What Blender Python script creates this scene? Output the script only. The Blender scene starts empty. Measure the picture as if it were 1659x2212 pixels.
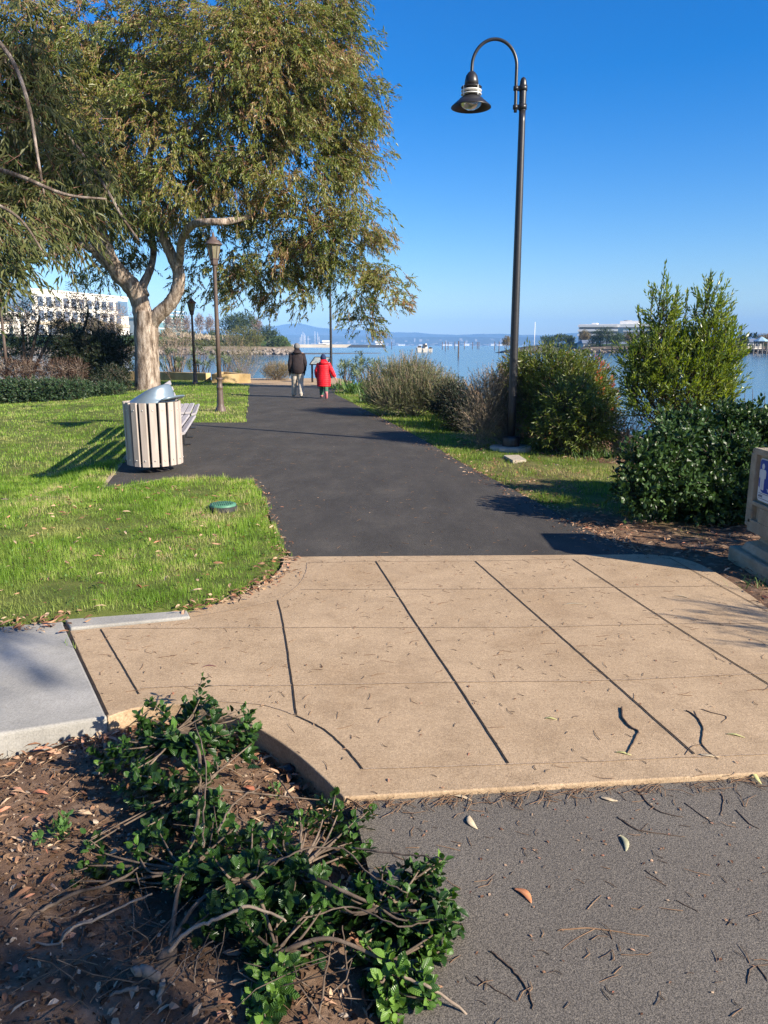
import bpy, bmesh, math, random
import numpy as np
from mathutils import Vector, Matrix
random.seed(7); RNG = np.random.default_rng(7)
sc = bpy.context.scene
col = sc.collection
R = math.radians
# ------------------------------------------------------------------ camera model (survey of the place from the photo)
EYE = 1.6; PITCH = R(12.18); FOC = 1668.0
CP, SP = math.cos(PITCH), math.sin(PITCH)
def ray(px, py):
    u = (px-829.5)/FOC; v = (py-1106)/FOC
    return (u, CP - v*SP, -SP - v*CP)
def G(px, py, z=0.0):
    d = ray(px, py); t = (z-EYE)/d[2]
    return Vector((d[0]*t, d[1]*t, z))
def A(px, py, Y):
    d = ray(px, py); t = Y/d[1]
    return Vector((d[0]*t, Y, EYE+d[2]*t))
# ------------------------------------------------------------------ materials
def mat(name, base=(.5,.5,.5), rough=.7, spec=.3, metal=0.0):
    m = bpy.data.materials.new(name); m.use_nodes = True
    b = m.node_tree.nodes['Principled BSDF']
    b.inputs['Base Color'].default_value = (*base, 1); b.inputs['Roughness'].default_value = rough
    b.inputs['Specular IOR Level'].default_value = spec; b.inputs['Metallic'].default_value = metal
    return m
def nd(m, t, **kw):
    n = m.node_tree.nodes.new(t)
    for k, v in kw.items():
        if k in n.inputs.keys(): n.inputs[k].default_value = v
        else: setattr(n, k, v)
    return n
def lk(m, a, b): m.node_tree.links.new(a, b)
def ramp(m, fac, stops, interp='LINEAR'):
    r = nd(m, 'ShaderNodeValToRGB'); r.color_ramp.interpolation = interp
    e = r.color_ramp.elements
    while len(e) < len(stops): e.new(.5)
    for i, (p, c) in enumerate(stops):
        e[i].position = p; e[i].color = (*c, 1)
    lk(m, fac, r.inputs['Fac']); return r.outputs['Color']
def coords(m, scale=(1,1,1)):
    tc = nd(m, 'ShaderNodeTexCoord'); mp = nd(m, 'ShaderNodeMapping'); mp.inputs['Scale'].default_value = scale
    lk(m, tc.outputs['Object'], mp.inputs['Vector']); return mp.outputs['Vector']
def noise(m, vec, scale, detail=4, rough=.55):
    n = nd(m, 'ShaderNodeTexNoise', Scale=scale, Detail=detail, Roughness=rough)
    lk(m, vec, n.inputs['Vector']); return n.outputs['Fac']
def mixc(m, fac, a, b, mode='MIX'):
    n = nd(m, 'ShaderNodeMix', data_type='RGBA', blend_type=mode)
    for s, v in ((n.inputs[0], fac), (n.inputs[6], a), (n.inputs[7], b)):
        if hasattr(v, 'is_linked'): lk(m, v, s)
        elif isinstance(v, (int, float)): s.default_value = v
        else: s.default_value = (*v, 1)
    return n.outputs[2]
def bump(m, h, strength=.3, dist=.01):
    b = nd(m, 'ShaderNodeBump', Strength=strength, Distance=dist); lk(m, h, b.inputs['Height'])
    lk(m, b.outputs['Normal'], m.node_tree.nodes['Principled BSDF'].inputs['Normal']); return b
def setc(m, c): lk(m, c, m.node_tree.nodes['Principled BSDF'].inputs['Base Color'])
def mat_n(name, stops, scale=8, rough=.8, spec=.25, bscale=None, bstr=.3, bdist=.01, metal=0, stretch=(1,1,1), detail=6):
    m = mat(name, rough=rough, spec=spec, metal=metal); v = coords(m, stretch)
    setc(m, ramp(m, noise(m, v, scale, detail, .65), stops))
    if bscale: bump(m, noise(m, v, bscale, 6, .7), bstr, bdist)
    return m
def mat_leaf(name, stops, trans=.3, rough=.45, spec=.4, patch=None, pscale=.8, veins=False):
    m = bpy.data.materials.new(name); m.use_nodes = True; nt = m.node_tree
    b = nt.nodes['Principled BSDF']; b.inputs['Roughness'].default_value = rough; b.inputs['Specular IOR Level'].default_value = spec
    at = nd(m, 'ShaderNodeAttribute', attribute_name='rnd'); c = ramp(m, at.outputs['Fac'], stops)
    if patch:
        n = noise(m, coords(m), pscale, 3, .5)
        f = ramp(m, n, [(patch[1], (0,0,0)), (patch[2], (1,1,1))])
        c = mixc(m, f, c, patch[0])
    if veins:
        uv = nd(m, 'ShaderNodeUVMap', uv_map='UVMap'); sx = nd(m, 'ShaderNodeSeparateXYZ'); lk(m, uv.outputs[0], sx.inputs[0])
        ab = nd(m, 'ShaderNodeMath', operation='ABSOLUTE'); lk(m, sx.outputs[1], ab.inputs[0])
        sk = nd(m, 'ShaderNodeMath', operation='MULTIPLY_ADD'); lk(m, ab.outputs[0], sk.inputs[0]); sk.inputs[1].default_value = -.55; lk(m, sx.outputs[0], sk.inputs[2])
        fr = nd(m, 'ShaderNodeMath', operation='MULTIPLY'); lk(m, sk.outputs[0], fr.inputs[0]); fr.inputs[1].default_value = 50
        sn = nd(m, 'ShaderNodeMath', operation='SINE'); lk(m, fr.outputs[0], sn.inputs[0])
        mr = nd(m, 'ShaderNodeMath', operation='LESS_THAN'); lk(m, ab.outputs[0], mr.inputs[0]); mr.inputs[1].default_value = .025
        ad = nd(m, 'ShaderNodeMath', operation='MULTIPLY_ADD'); lk(m, mr.outputs[0], ad.inputs[0]); ad.inputs[1].default_value = -2; lk(m, sn.outputs[0], ad.inputs[2])
        bump(m, ad.outputs[0], .55, .0012)
    lk(m, c, b.inputs['Base Color'])
    t = nd(m, 'ShaderNodeBsdfTranslucent'); g = nd(m, 'ShaderNodeHueSaturation', Saturation=1.15, Value=1.3); g.inputs['Hue'].default_value = .485
    lk(m, c, g.inputs['Color']); lk(m, g.outputs[0], t.inputs['Color'])
    mx = nd(m, 'ShaderNodeMixShader'); mx.inputs[0].default_value = trans
    lk(m, b.outputs[0], mx.inputs[1]); lk(m, t.outputs[0], mx.inputs[2])
    lk(m, mx.outputs[0], nt.nodes['Material Output'].inputs['Surface']); return m
# ------------------------------------------------------------------ object helpers
def tag(o, label=None, cat=None, group=None, kind=None):
    if label: o['label'] = label
    if cat: o['category'] = cat
    if group: o['group'] = group
    if kind: o['kind'] = kind
    return o
def empty(name, loc=(0,0,0), rz=0, label=None, cat=None, group=None):
    o = bpy.data.objects.new(name, None); col.objects.link(o); o.location = loc; o.rotation_euler = (0,0,rz)
    return tag(o, label, cat, group)
def link(name, me, m=None, parent=None, loc=None, rz=None):
    o = bpy.data.objects.new(name, me); col.objects.link(o)
    if m: me.materials.append(m)
    if parent: o.parent = parent
    if loc is not None: o.location = loc
    if rz is not None: o.rotation_euler = (0,0,rz)
    return o
def copy_tree(o, parent=None):
    c = o.copy(); col.objects.link(c)
    if parent: c.parent = parent
    for ch in list(o.children): copy_tree(ch, c)
    return c
class MB:
    def __init__(s): s.v = []; s.f = []; s.sm = []
    def add(s, vs, fs, smooth=False):
        n = len(s.v); s.v += [tuple(p) for p in vs]
        s.f += [[i+n for i in f] for f in fs]; s.sm += [smooth]*len(fs); return s
    def box(s, a, b, rz=0, at=None):
        (x0,y0,z0),(x1,y1,z1) = a, b
        vs = [Vector(p) for p in ((x0,y0,z0),(x1,y0,z0),(x1,y1,z0),(x0,y1,z0),(x0,y0,z1),(x1,y0,z1),(x1,y1,z1),(x0,y1,z1))]
        if rz: vs = [Matrix.Rotation(rz,3,'Z')@p for p in vs]
        if at is not None: vs = [p+Vector(at) for p in vs]
        return s.add(vs, [(0,3,2,1),(4,5,6,7),(0,1,5,4),(1,2,6,5),(2,3,7,6),(3,0,4,7)])
    def bar(s, p, q, w, h, up=(0,0,1), ch=.12):
        # bar with chamfered edges from p to q (w across, h along up)
        p, q = Vector(p), Vector(q); d = (q-p).normalized(); u = Vector(up); u = (u-d*u.dot(d)).normalized(); r = d.cross(u)
        c = min(w,h)*ch
        prof = [(-w/2+c,-h/2),(w/2-c,-h/2),(w/2,-h/2+c),(w/2,h/2-c),(w/2-c,h/2),(-w/2+c,h/2),(-w/2,h/2-c),(-w/2,-h/2+c)]
        vs = [e+r*a+u*b for e in (p,q) for a,b in prof]
        return s.add(vs, [(i,(i+1)%8,8+(i+1)%8,8+i) for i in range(8)]+[tuple(range(7,-1,-1)), tuple(range(8,16))])
    def tube(s, pts, rad, n=8, cap=True, smooth=True):
        pts = [Vector(p) for p in pts]; k = len(pts)
        rad = [rad]*k if isinstance(rad,(int,float)) else rad
        vs = []; u = None
        for i,p in enumerate(pts):
            d = (pts[min(i+1,k-1)]-pts[max(i-1,0)])
            d = d.normalized() if d.length > 1e-9 else Vector((0,0,1))
            if u is None:
                u = d.cross(Vector((0,1,0)) if abs(d.y) < .9 else Vector((1,0,0))).normalized()
            u = (u-d*u.dot(d)).normalized(); w = d.cross(u)
            vs += [p+(u*math.cos(t)+w*math.sin(t))*rad[i] for t in [2*math.pi*j/n for j in range(n)]]
        fs = [(i*n+j, i*n+(j+1)%n, (i+1)*n+(j+1)%n, (i+1)*n+j) for i in range(k-1) for j in range(n)]
        s.add(vs, fs, smooth)
        if cap: m = len(s.v)-k*n; s.f += [[m+j for j in range(n-1,-1,-1)], [m+(k-1)*n+j for j in range(n)]]; s.sm += [False]*2
        return s
    def lathe(s, prof, n=24, at=(0,0,0), smooth=True, cap=True):
        at = Vector(at); vs = [at+Vector((r*math.cos(2*math.pi*j/n), r*math.sin(2*math.pi*j/n), z)) for r,z in prof for j in range(n)]
        k = len(prof); fs = [(i*n+j, i*n+(j+1)%n, (i+1)*n+(j+1)%n, (i+1)*n+j) for i in range(k-1) for j in range(n)]
        s.add(vs, fs, smooth)
        if cap: m = len(s.v)-k*n; s.f += [[m+j for j in range(n-1,-1,-1)], [m+(k-1)*n+j for j in range(n)]]; s.sm += [False]*2
        return s
    def loft(s, rings, n=16, smooth=True):
        # rings: (centre, rx, ry[, tilt matrix])
        vs = []
        for r in rings:
            c = Vector(r[0]); M = r[3] if len(r) > 3 else Matrix.Identity(3)
            vs += [c+M@Vector((r[1]*math.cos(2*math.pi*j/n), r[2]*math.sin(2*math.pi*j/n), 0)) for j in range(n)]
        k = len(rings); fs = [(i*n+j, i*n+(j+1)%n, (i+1)*n+(j+1)%n, (i+1)*n+j) for i in range(k-1) for j in range(n)]
        s.add(vs, fs, smooth); m = len(s.v)-k*n
        s.f += [[m+j for j in range(n-1,-1,-1)], [m+(k-1)*n+j for j in range(n)]]; s.sm += [smooth]*2
        return s
    def prism(s, poly, z0, z1):
        n = len(poly); zt = z1 if callable(z1) else (lambda x,y: z1)
        vs = [(p[0],p[1],z0) for p in poly]+[(p[0],p[1],zt(p[0],p[1])) for p in poly]
        return s.add(vs, [tuple(range(n-1,-1,-1)), tuple(range(n,2*n))]+[(i,(i+1)%n,n+(i+1)%n,n+i) for i in range(n)])
    def strip(s, pts, w, z):
        pts = [Vector((p[0],p[1],0)) for p in pts]; vs = []
        for i,p in enumerate(pts):
            d = (pts[min(i+1,len(pts)-1)]-pts[max(i-1,0)]).normalized(); n = Vector((-d.y,d.x,0))*w/2
            vs += [(p.x+n.x,p.y+n.y,z),(p.x-n.x,p.y-n.y,z)]
        return s.add(vs, [(2*i,2*i+1,2*i+3,2*i+2) for i in range(len(pts)-1)])
    def build(s, name, m=None, parent=None, loc=None, rz=None, fix=True):
        me = bpy.data.meshes.new(name); me.from_pydata(s.v, [], s.f); me.polygons.foreach_set('use_smooth', s.sm)
        if fix:
            bm = bmesh.new(); bm.from_mesh(me); bmesh.ops.recalc_face_normals(bm, faces=bm.faces); bm.to_mesh(me); bm.free()
        me.update(); return link(name, me, m, parent, loc, rz)
def np_mesh(name, V, faces, m=None, parent=None, rnd=None, uv=None, smooth=False, attrs=None):
    """V (n,3); faces list of (k,c) int arrays"""
    me = bpy.data.meshes.new(name); me.vertices.add(len(V)); me.vertices.foreach_set('co', np.asarray(V, np.float32).ravel())
    li = np.concatenate([f.ravel() for f in faces]).astype(np.int32); tot = np.concatenate([np.full(len(f), f.shape[1]) for f in faces])
    st = np.concatenate([[0], np.cumsum(tot)[:-1]]).astype(np.int32)
    me.loops.add(len(li)); me.loops.foreach_set('vertex_index', li)
    me.polygons.add(len(tot)); me.polygons.foreach_set('loop_start', st)
    me.polygons.foreach_set('use_smooth', np.full(len(tot), smooth))
    me.update(calc_edges=True)
    at = dict(attrs or {})
    if rnd is not None: at['rnd'] = rnd
    for k, a in at.items():
        x = me.attributes.new(k, 'FLOAT', 'POINT'); x.data.foreach_set('value', np.asarray(a, np.float32))
    if uv is not None:
        u = me.uv_layers.new(name='UVMap'); u.data.foreach_set('uv', np.asarray(uv, np.float32)[li].ravel())
    return link(name, me, m, parent)
# leaf templates: (along, across, up) and faces
TPL = {
 'blade': (np.array([[0,-.5,0],[0,.5,0],[1,0,0]]), [np.array([[0,1,2]])]),
 'lance': (np.array([[0,0,0],[.42,-.5,.08],[1,0,-.05],[.42,.5,.08]]), [np.array([[0,1,2,3]])]),
 'lance6': (np.array([[0,0,0],[.3,-.5,.1],[.68,-.36,.06],[1,0,-.12],[.68,.36,.06],[.3,.5,.1]]), [np.array([[0,1,2,5],[5,2,3,4]])]),
 'strap': (np.array([[0,-.4,0],[0,.4,0],[.35,-.5,.0],[.35,.5,.0],[.7,-.4,-.09],[.7,.4,-.09],[1,0,-.26]]), [np.array([[0,2,3,1],[2,4,5,3]]), np.array([[4,6,5]])]),
 'ovate': (np.array([[0,0,0],[.25,0,.02],[.5,0,.02],[.75,0,-.02],[1,0,-.12],
                     [.22,-.36,.10],[.5,-.5,.12],[.78,-.34,.03],[.22,.36,.10],[.5,.5,.12],[.78,.34,.03]]),
           [np.array([[0,5,1],[0,1,8],[3,7,4],[3,4,10]]), np.array([[1,5,6,2],[2,6,7,3],[8,1,2,9],[9,2,3,10]])]),
}
def unit(a): return a/np.maximum(np.linalg.norm(a, axis=-1, keepdims=True), 1e-9)
def leaf_mesh(name, P, D, N, L, W, rnd, shape, m, parent=None, uv=False, smooth=False):
    T, F = TPL[shape]; n = len(P); k = len(T)
    D = unit(D); S = unit(np.cross(D, N)); U = np.cross(S, D)
    L = np.broadcast_to(L, n); W = np.broadcast_to(W, n)
    V = P[:,None,:] + D[:,None,:]*(T[None,:,0]*L[:,None])[...,None] + S[:,None,:]*(T[None,:,1]*W[:,None])[...,None] + U[:,None,:]*(T[None,:,2]*L[:,None])[...,None]
    off = (np.arange(n)*k)[:,None,None]
    faces = [(f[None]+off).reshape(-1, f.shape[1]) for f in F]
    uvs = np.tile(T[:,:2], (n,1)) if uv else None
    return np_mesh(name, V.reshape(-1,3), faces, m, parent, rnd=np.repeat(rnd, k), uv=uvs, smooth=smooth)
def sprigs(An, Dr, Ln, k, L, W, ang=45, down=0.0, droop=0.0, rng=RNG, t0=.1, jit=.25, rn=None, tip=1.0):
    """k leaves along each sprig. Returns P, D, N, L, W, rnd"""
    n = len(An); Dr = unit(Dr); Ln = np.broadcast_to(Ln, n)
    h = unit(np.cross(Dr, rng.normal(size=(n,3)))); g = np.cross(Dr, h)
    t = np.linspace(t0, 1, k)[None,:] + rng.uniform(-.03,.03,(n,k))
    ph = np.arange(k)[None,:]*2.4 + rng.uniform(0,6.28,(n,1)) + rng.normal(0,.3,(n,k))
    a = np.radians(ang)*(1-.35*(t-t0)*tip) + rng.normal(0,.15,(n,k))
    perp = h[:,None,:]*np.cos(ph)[...,None] + g[:,None,:]*np.sin(ph)[...,None]
    P = An[:,None,:] + Dr[:,None,:]*(t*Ln[:,None])[...,None]
    P[...,2] -= droop*(t**2)*Ln[:,None]
    D = Dr[:,None,:]*np.cos(a)[...,None] + perp*np.sin(a)[...,None]
    D[...,2] -= down
    D = unit(D + rng.normal(0,jit,(n,k,3))*.5)
    N = Dr[:,None,:]*np.sin(a)[...,None] - perp*np.cos(a)[...,None]
    N = -N + rng.normal(0,jit,(n,k,3))
    N = unit(N - D*np.sum(N*D,-1,keepdims=True))
    s = rng.uniform(.65,1.2,(n,k))
    r = (rng.uniform(0,1,(n,1)) if rn is None else rn[:,None])*.6 + rng.uniform(0,.4,(n,k))
    f = lambda x: x.reshape(-1,3)
    return f(P), f(D), f(N), (L*s).ravel(), (W*s).ravel(), np.clip(r,0,1).ravel()
def lobe_points(lobes, n, rng=RNG, lo=.55):
    """lobes: (cx,cy,cz,rx,ry,rz[,weight]); returns points near lobe surfaces and outward normals"""
    Lb = np.array([l[:6] for l in lobes], float); w = np.array([(l[6] if len(l) > 6 else l[3]*l[5]) for l in lobes], float); w /= w.sum()
    i = rng.choice(len(Lb), n, p=w); d = unit(rng.normal(size=(n,3))); r = rng.uniform(lo**3,1,n)**(1/3)
    P = Lb[i,:3] + d*Lb[i,3:6]*r[:,None]; Nn = unit(d/Lb[i,3:6]); return P, Nn, i
def twig_mesh(name, P, Q, r0, r1, m, parent=None, mid=None):
    """3-sided tapered tubes P->Q (arrays)"""
    d = unit(Q-P); h = unit(np.cross(d, np.array([.31,.52,.8]))); g = np.cross(d,h); n = len(P)
    r0 = np.broadcast_to(r0,n); r1 = np.broadcast_to(r1,n)
    st = [(P,r0)] + ([(mid,(r0+r1)/2)] if mid is not None else []) + [(Q,r1)]
    V = np.stack([c + (h*math.cos(t)+g*math.sin(t))*rr[:,None] for c,rr in st for t in (0,2.094,4.189)], 1)
    k = len(st)*3; off = (np.arange(n)*k)[:,None,None]
    F = np.array([[3*a+j, 3*a+(j+1)%3, 3*a+3+(j+1)%3, 3*a+3+j] for a in range(len(st)-1) for j in range(3)])
    return np_mesh(name, V.reshape(-1,3), [(F[None]+off).reshape(-1,4)], m, parent, smooth=True, rnd=np.repeat(RNG.uniform(0,1,n),k))
def spline(pts, n=8):
    pts = [Vector(p) for p in pts]; out = []
    for i in range(len(pts)-1):
        a, b, c, d = pts[max(i-1,0)], pts[i], pts[i+1], pts[min(i+2,len(pts)-1)]
        for j in range(n):
            t = j/n; out.append(.5*((2*b)+(c-a)*t+(2*a-5*b+4*c-d)*t*t+(3*b-a-3*c+d)*t**3))
    return out+[pts[-1]]
def lerp_rad(r, k): return [float(np.interp(i/(k-1)*(len(r)-1), range(len(r)), r)) for i in range(k)]
def smooth01(x): x = np.clip(x,0,1); return x*x*(3-2*x)
def inpoly(X, Y, poly):
    c = np.zeros(np.shape(X), bool); n = len(poly)
    for i in range(n):
        x0,y0 = poly[i][0], poly[i][1]; x1,y1 = poly[(i+1)%n][0], poly[(i+1)%n][1]
        if y0 == y1: continue
        k = ((y0 > Y) != (y1 > Y)) & (X < (x1-x0)*(Y-y0)/(y1-y0)+x0); c ^= k
    return c
def polydist(X, Y, pl):
    d = np.full(np.shape(X), 1e9)
    for (a,b) in zip(pl[:-1], pl[1:]):
        ax,ay,bx,by = a[0],a[1],b[0],b[1]; L2 = (bx-ax)**2+(by-ay)**2+1e-12
        t = np.clip(((X-ax)*(bx-ax)+(Y-ay)*(by-ay))/L2,0,1)
        d = np.minimum(d, np.hypot(X-ax-t*(bx-ax), Y-ay-t*(by-ay)))
    return d
HAZE = 1.6e-4
# ------------------------------------------------------------------ camera, light, sky
cam = bpy.data.cameras.new('camera'); cam.sensor_fit = 'VERTICAL'; cam.sensor_height = 24.0; cam.lens = 24.0*FOC/2212
cam.clip_start = .05; cam.clip_end = 40000
co = bpy.data.objects.new('camera', cam); col.objects.link(co); co.location = (0,0,EYE); co.rotation_euler = (math.pi/2-PITCH,0,0)
sc.camera = co
SUN_EL = R(28.0); SAZ = np.array([.847,-.532]); SAZ = SAZ/np.linalg.norm(SAZ)
sun = bpy.data.lights.new('sun','SUN'); sun.energy = 5.0; sun.angle = R(.53); sun.color = (1,.90,.76)
so = bpy.data.objects.new('sun', sun); col.objects.link(so); so.location = (20,-15,30)
trav = Vector((-SAZ[0]*math.cos(SUN_EL), -SAZ[1]*math.cos(SUN_EL), -math.sin(SUN_EL)))
so.rotation_euler = trav.to_track_quat('-Z','Y').to_euler()
w = bpy.data.worlds.new('World'); sc.world = w; w.use_nodes = True
sky = w.node_tree.nodes.new('ShaderNodeTexSky'); sky.sky_type = 'NISHITA'; sky.sun_disc = False
sky.sun_elevation = SUN_EL; sky.sun_rotation = math.atan2(SAZ[0], SAZ[1]); sky.altitude = 0; sky.air_density = 1.0; sky.dust_density = .6; sky.ozone_density = 4.0
bg = w.node_tree.nodes['Background']; bg.inputs['Strength'].default_value = .084
hs = w.node_tree.nodes.new('ShaderNodeHueSaturation'); hs.inputs['Saturation'].default_value = 1.46; hs.inputs['Hue'].default_value = .512; w.node_tree.links.new(sky.outputs[0], hs.inputs['Color']); w.node_tree.links.new(hs.outputs[0], bg.inputs['Color'])
vs = sc.view_settings; vs.view_transform = 'Standard'; vs.look = 'None'; vs.exposure = 1.18; vs.gamma = 1
sc.cycles.max_bounces = 6; sc.cycles.diffuse_bounces = 3; sc.cycles.glossy_bounces = 3; sc.cycles.transmission_bounces = 4; sc.cycles.transparent_max_bounces = 8; sc.cycles.volume_bounces = 0
sc.cycles.use_denoising = True; sc.cycles.denoising_prefilter = 'NONE'; sc.cycles.sample_clamp_indirect = 6
# ------------------------------------------------------------------ plan of the place
WATER = -.8
def P2(*pts): return [G(*p) for p in pts]
pad_near = G(222,1057); pad_dir = Vector((-.49,2.23,0)).normalized(); pad_far = pad_near+pad_dir*8.2
path_poly = ([Vector((-.72,5.78,0))] + P2((597,1160),(572,1080),(545,1036)) + P2((470,1030),(375,1030),(300,1042)) + [pad_near, pad_far] + P2((430,912),(530,912),(535,870),(538,833))
             + P2((728,833),(722,850),(800,890),(850,915),(925,955),(1000,1000),(1100,1052),(1200,1105),(1290,1155),(1400,1197)) )
plaza_poly = P2((538,833),(500,826),(512,817.5),(730,816.5),(760,824),(728,833))
kerb_l = [G(135,1342), G(232,1549)]
walk_out_l = spline([G(612,1200),G(608,1222),G(585,1248),G(545,1272),G(490,1295),G(405,1322)],6)   # lawn side
walk_out_n = spline([G(232,1549),G(300,1528),G(400,1523),G(500,1545),G(575,1583),G(640,1628),G(690,1672),G(722,1703),G(742,1722)],6)   # planter side
walk_out_r = spline([G(1400,1197),G(1470,1205),G(1540,1232),G(1659,1313),G(1800,1450)],5)
near_r = G(1659,1668); d = (near_r-G(742,1722)); near_far = G(742,1722)+d*1.9
walk_poly = (walk_out_n + [near_far, Vector((near_far.x+.3,3.6,0))] + list(reversed(walk_out_r)) + [Vector((-.72,5.78,0))] + walk_out_l + [G(410,1337), G(150,1362)])
# left continuation of the grey slab
gs_t = (G(0,1355)-G(135,1342)).normalized(); gs_b = (G(0,1586)-G(232,1549)).normalized()
slab_poly = [G(135,1342), G(135,1342)+gs_t*5, G(232,1549)+gs_b*5, G(232,1549)]
strip_poly = [G(141,1341), G(152,1360), G(411,1335.5), G(404,1321.5)]
planter_poly = [G(232,1549)+gs_b*5, ] + walk_out_n + [G(762,1740,-.03), G(800,1900,-.03), G(862,2230,-.03), Vector((-.05,.6,0)), Vector((-.5,-.5,0)), Vector((-7,-.5,0))]
shore = [(-90,62),(-60,55),(-40,50),(-25,47),(-14,43),(-8,39.6),(-1.5,39.3),(0,36.5),(2.2,31),(3.9,26),(5.4,20),(6.4,16),(7.6,12.5),(10,9.5),(16,7),(60,4)]
land_poly = shore + [(60,-60),(-90,-60)]
def lawn_z(x, y):
    x = np.asarray(x,float); y = np.asarray(y,float)
    lx = pad_near.x + (y-pad_near.y)*pad_dir.x/pad_dir.y - .05
    wd = 1.3 + 5*smooth01((y-15.5)/4)
    dl = np.maximum(lx-x,0)/wd
    z = -.27*smooth01(dl)*smooth01((y-7.6)/1.6) + .015*np.sin(x*1.7+y*.9)*np.cos(y*1.3-x*.6)
    return z
# ------------------------------------------------------------------ ground sheet
def axis(segs):
    out = [segs[0][0]]
    for a,b,s in segs: out += list(np.linspace(a,b,max(2,int(round((b-a)/s))+1))[1:])
    return np.array(out)
gx = axis([(-90,-24,3.0),(-24,-12,.6),(-12,-6.5,.25),(-6.5,5,.07),(5,12,.25),(12,60,3)])
gy = axis([(-60,-3,4.0),(-3,1.2,.3),(1.2,7,.06),(7,18,.11),(18,30,.3),(30,46,.4),(46,75,2)])
X, Y = np.meshgrid(gx, gy)
inside = inpoly(X, Y, land_poly); ds = polydist(X, Y, shore)
pavs = [path_poly, plaza_poly, walk_poly, slab_poly, strip_poly]
inpav = np.zeros(X.shape, bool)
for p in pavs: inpav |= inpoly(X, Y, p)
inpl = inpoly(X, Y, planter_poly)
leftside = X < (-.76 - .19*(Y-5.8))+.3
Z = np.where(leftside, lawn_z(X,Y), -.02-.05*smooth01((X+.19*(Y-5.8)-2.2)/3))
rn = np.random.default_rng(3)
def vnoise(X, Y, s, seed):
    r = np.random.default_rng(seed); g = r.uniform(-1,1,(64,64)); u = X/s; v = Y/s
    i = np.floor(u).astype(int); j = np.floor(v).astype(int); fu = smooth01(u-i); fv = smooth01(v-j)
    a = g[i%64,j%64]; b = g[(i+1)%64,j%64]; c = g[i%64,(j+1)%64]; e = g[(i+1)%64,(j+1)%64]
    return (a*(1-fu)+b*fu)*(1-fv)+(c*(1-fu)+e*fu)*fv
# planter soil: 12 cm below the walk at its edge, slightly mounded
dpl = polydist(X, Y, walk_out_n+[walk_out_n[0]+gs_b*5]) if False else polydist(X, Y, [walk_out_n[0]+gs_b*5]+walk_out_n)
soil = -.075 + .05*smooth01(dpl/.7) + .016*vnoise(X,Y,.17,1) + .011*vnoise(X,Y,.07,2) + .02*vnoise(X,Y,.5,4)
def soil_z(x, y):
    x = np.asarray(x,float); y = np.asarray(y,float); q = polydist(x, y, [walk_out_n[0]+gs_b*5]+walk_out_n)
    return -.075 + .05*smooth01(q/.7) + .016*vnoise(x,y,.17,1) + .011*vnoise(x,y,.07,2) + .02*vnoise(x,y,.5,4)
road_zone = (Y < 2.9) & ~inpl & ~inpoly(X,Y,walk_poly)
Z = np.where(inpl, soil, Z)
dp = np.full(X.shape, 1e9)
for p in pavs: dp = np.minimum(dp, polydist(X, Y, list(p)+[p[0]]))
sdp = np.where(inpav, -dp, dp)
Z = np.where(inpl, Z, np.minimum(Z, -.035+.05*smooth01((sdp+.02)/.14)-.08*smooth01(-sdp/.25)))
Z = np.where(inpav & ((dpl < .3)), -.22, Z)
Z = np.where(road_zone & (X > -.5), -.2, Z)
rough_zone = ~inpl & ~inpav & ~leftside & (Y > 3)
Z = np.where(rough_zone, Z + .018*vnoise(X,Y,.35,5)+.008*vnoise(X,Y,.12,6), Z)
sd = np.where(inside, ds, -ds)
Z = np.where(sd < 2.4, np.minimum(Z, -1.75 + (Z+1.75)*smooth01((sd+1.4)/3.8)), Z)
ny, nx = X.shape
idx = np.arange(ny*nx).reshape(ny,nx)
F = np.stack([idx[:-1,:-1],idx[:-1,1:],idx[1:,1:],idx[1:,:-1]],-1).reshape(-1,4)
# what grows where: 1 on mown lawn, 0 on bare soil
def lawn_mask(x, y):
    x = np.asarray(x,float); y = np.asarray(y,float)
    s = x + .19*(y-5.8)
    left = (s < -.3) & ~inpoly(x,y,planter_poly) & (y > 2)
    m = left.astype(float)
    right = (s > 1.6) & (s < 4.3+.6*vnoise(x,y,1.3,8)) & (y > 6.2) & (y < 30)
    dens = np.clip(.95+.7*vnoise(x,y,.9,9) - .8*smooth01((s-3.7)/.9) - 1.3*smooth01((7.9-y)/1.0), 0, 1)
    return np.maximum(m, right*dens)
mask = lawn_mask(X, Y)
gm = mat('ground_soil', rough=.95, spec=.1); v = coords(gm)
soilc = ramp(gm, noise(gm, v, 9, 8, .7), [(.25,(.07,.042,.027)),(.5,(.165,.103,.066)),(.72,(.29,.20,.135))])
grassc = ramp(gm, noise(gm, v, 5, 5, .6), [(.3,(.06,.085,.018)),(.6,(.12,.14,.035)),(.8,(.20,.16,.075))])
at = nd(gm,'ShaderNodeAttribute',attribute_name='lawn'); setc(gm, mixc(gm, at.outputs['Fac'], soilc, grassc))
bump(gm, noise(gm, v, 60, 8, .75), .7, .012)
ground = np_mesh('ground', np.stack([X,Y,Z],-1).reshape(-1,3), [F], gm, smooth=True, attrs={'lawn':mask.ravel()}); tag(ground, kind='structure')
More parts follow.
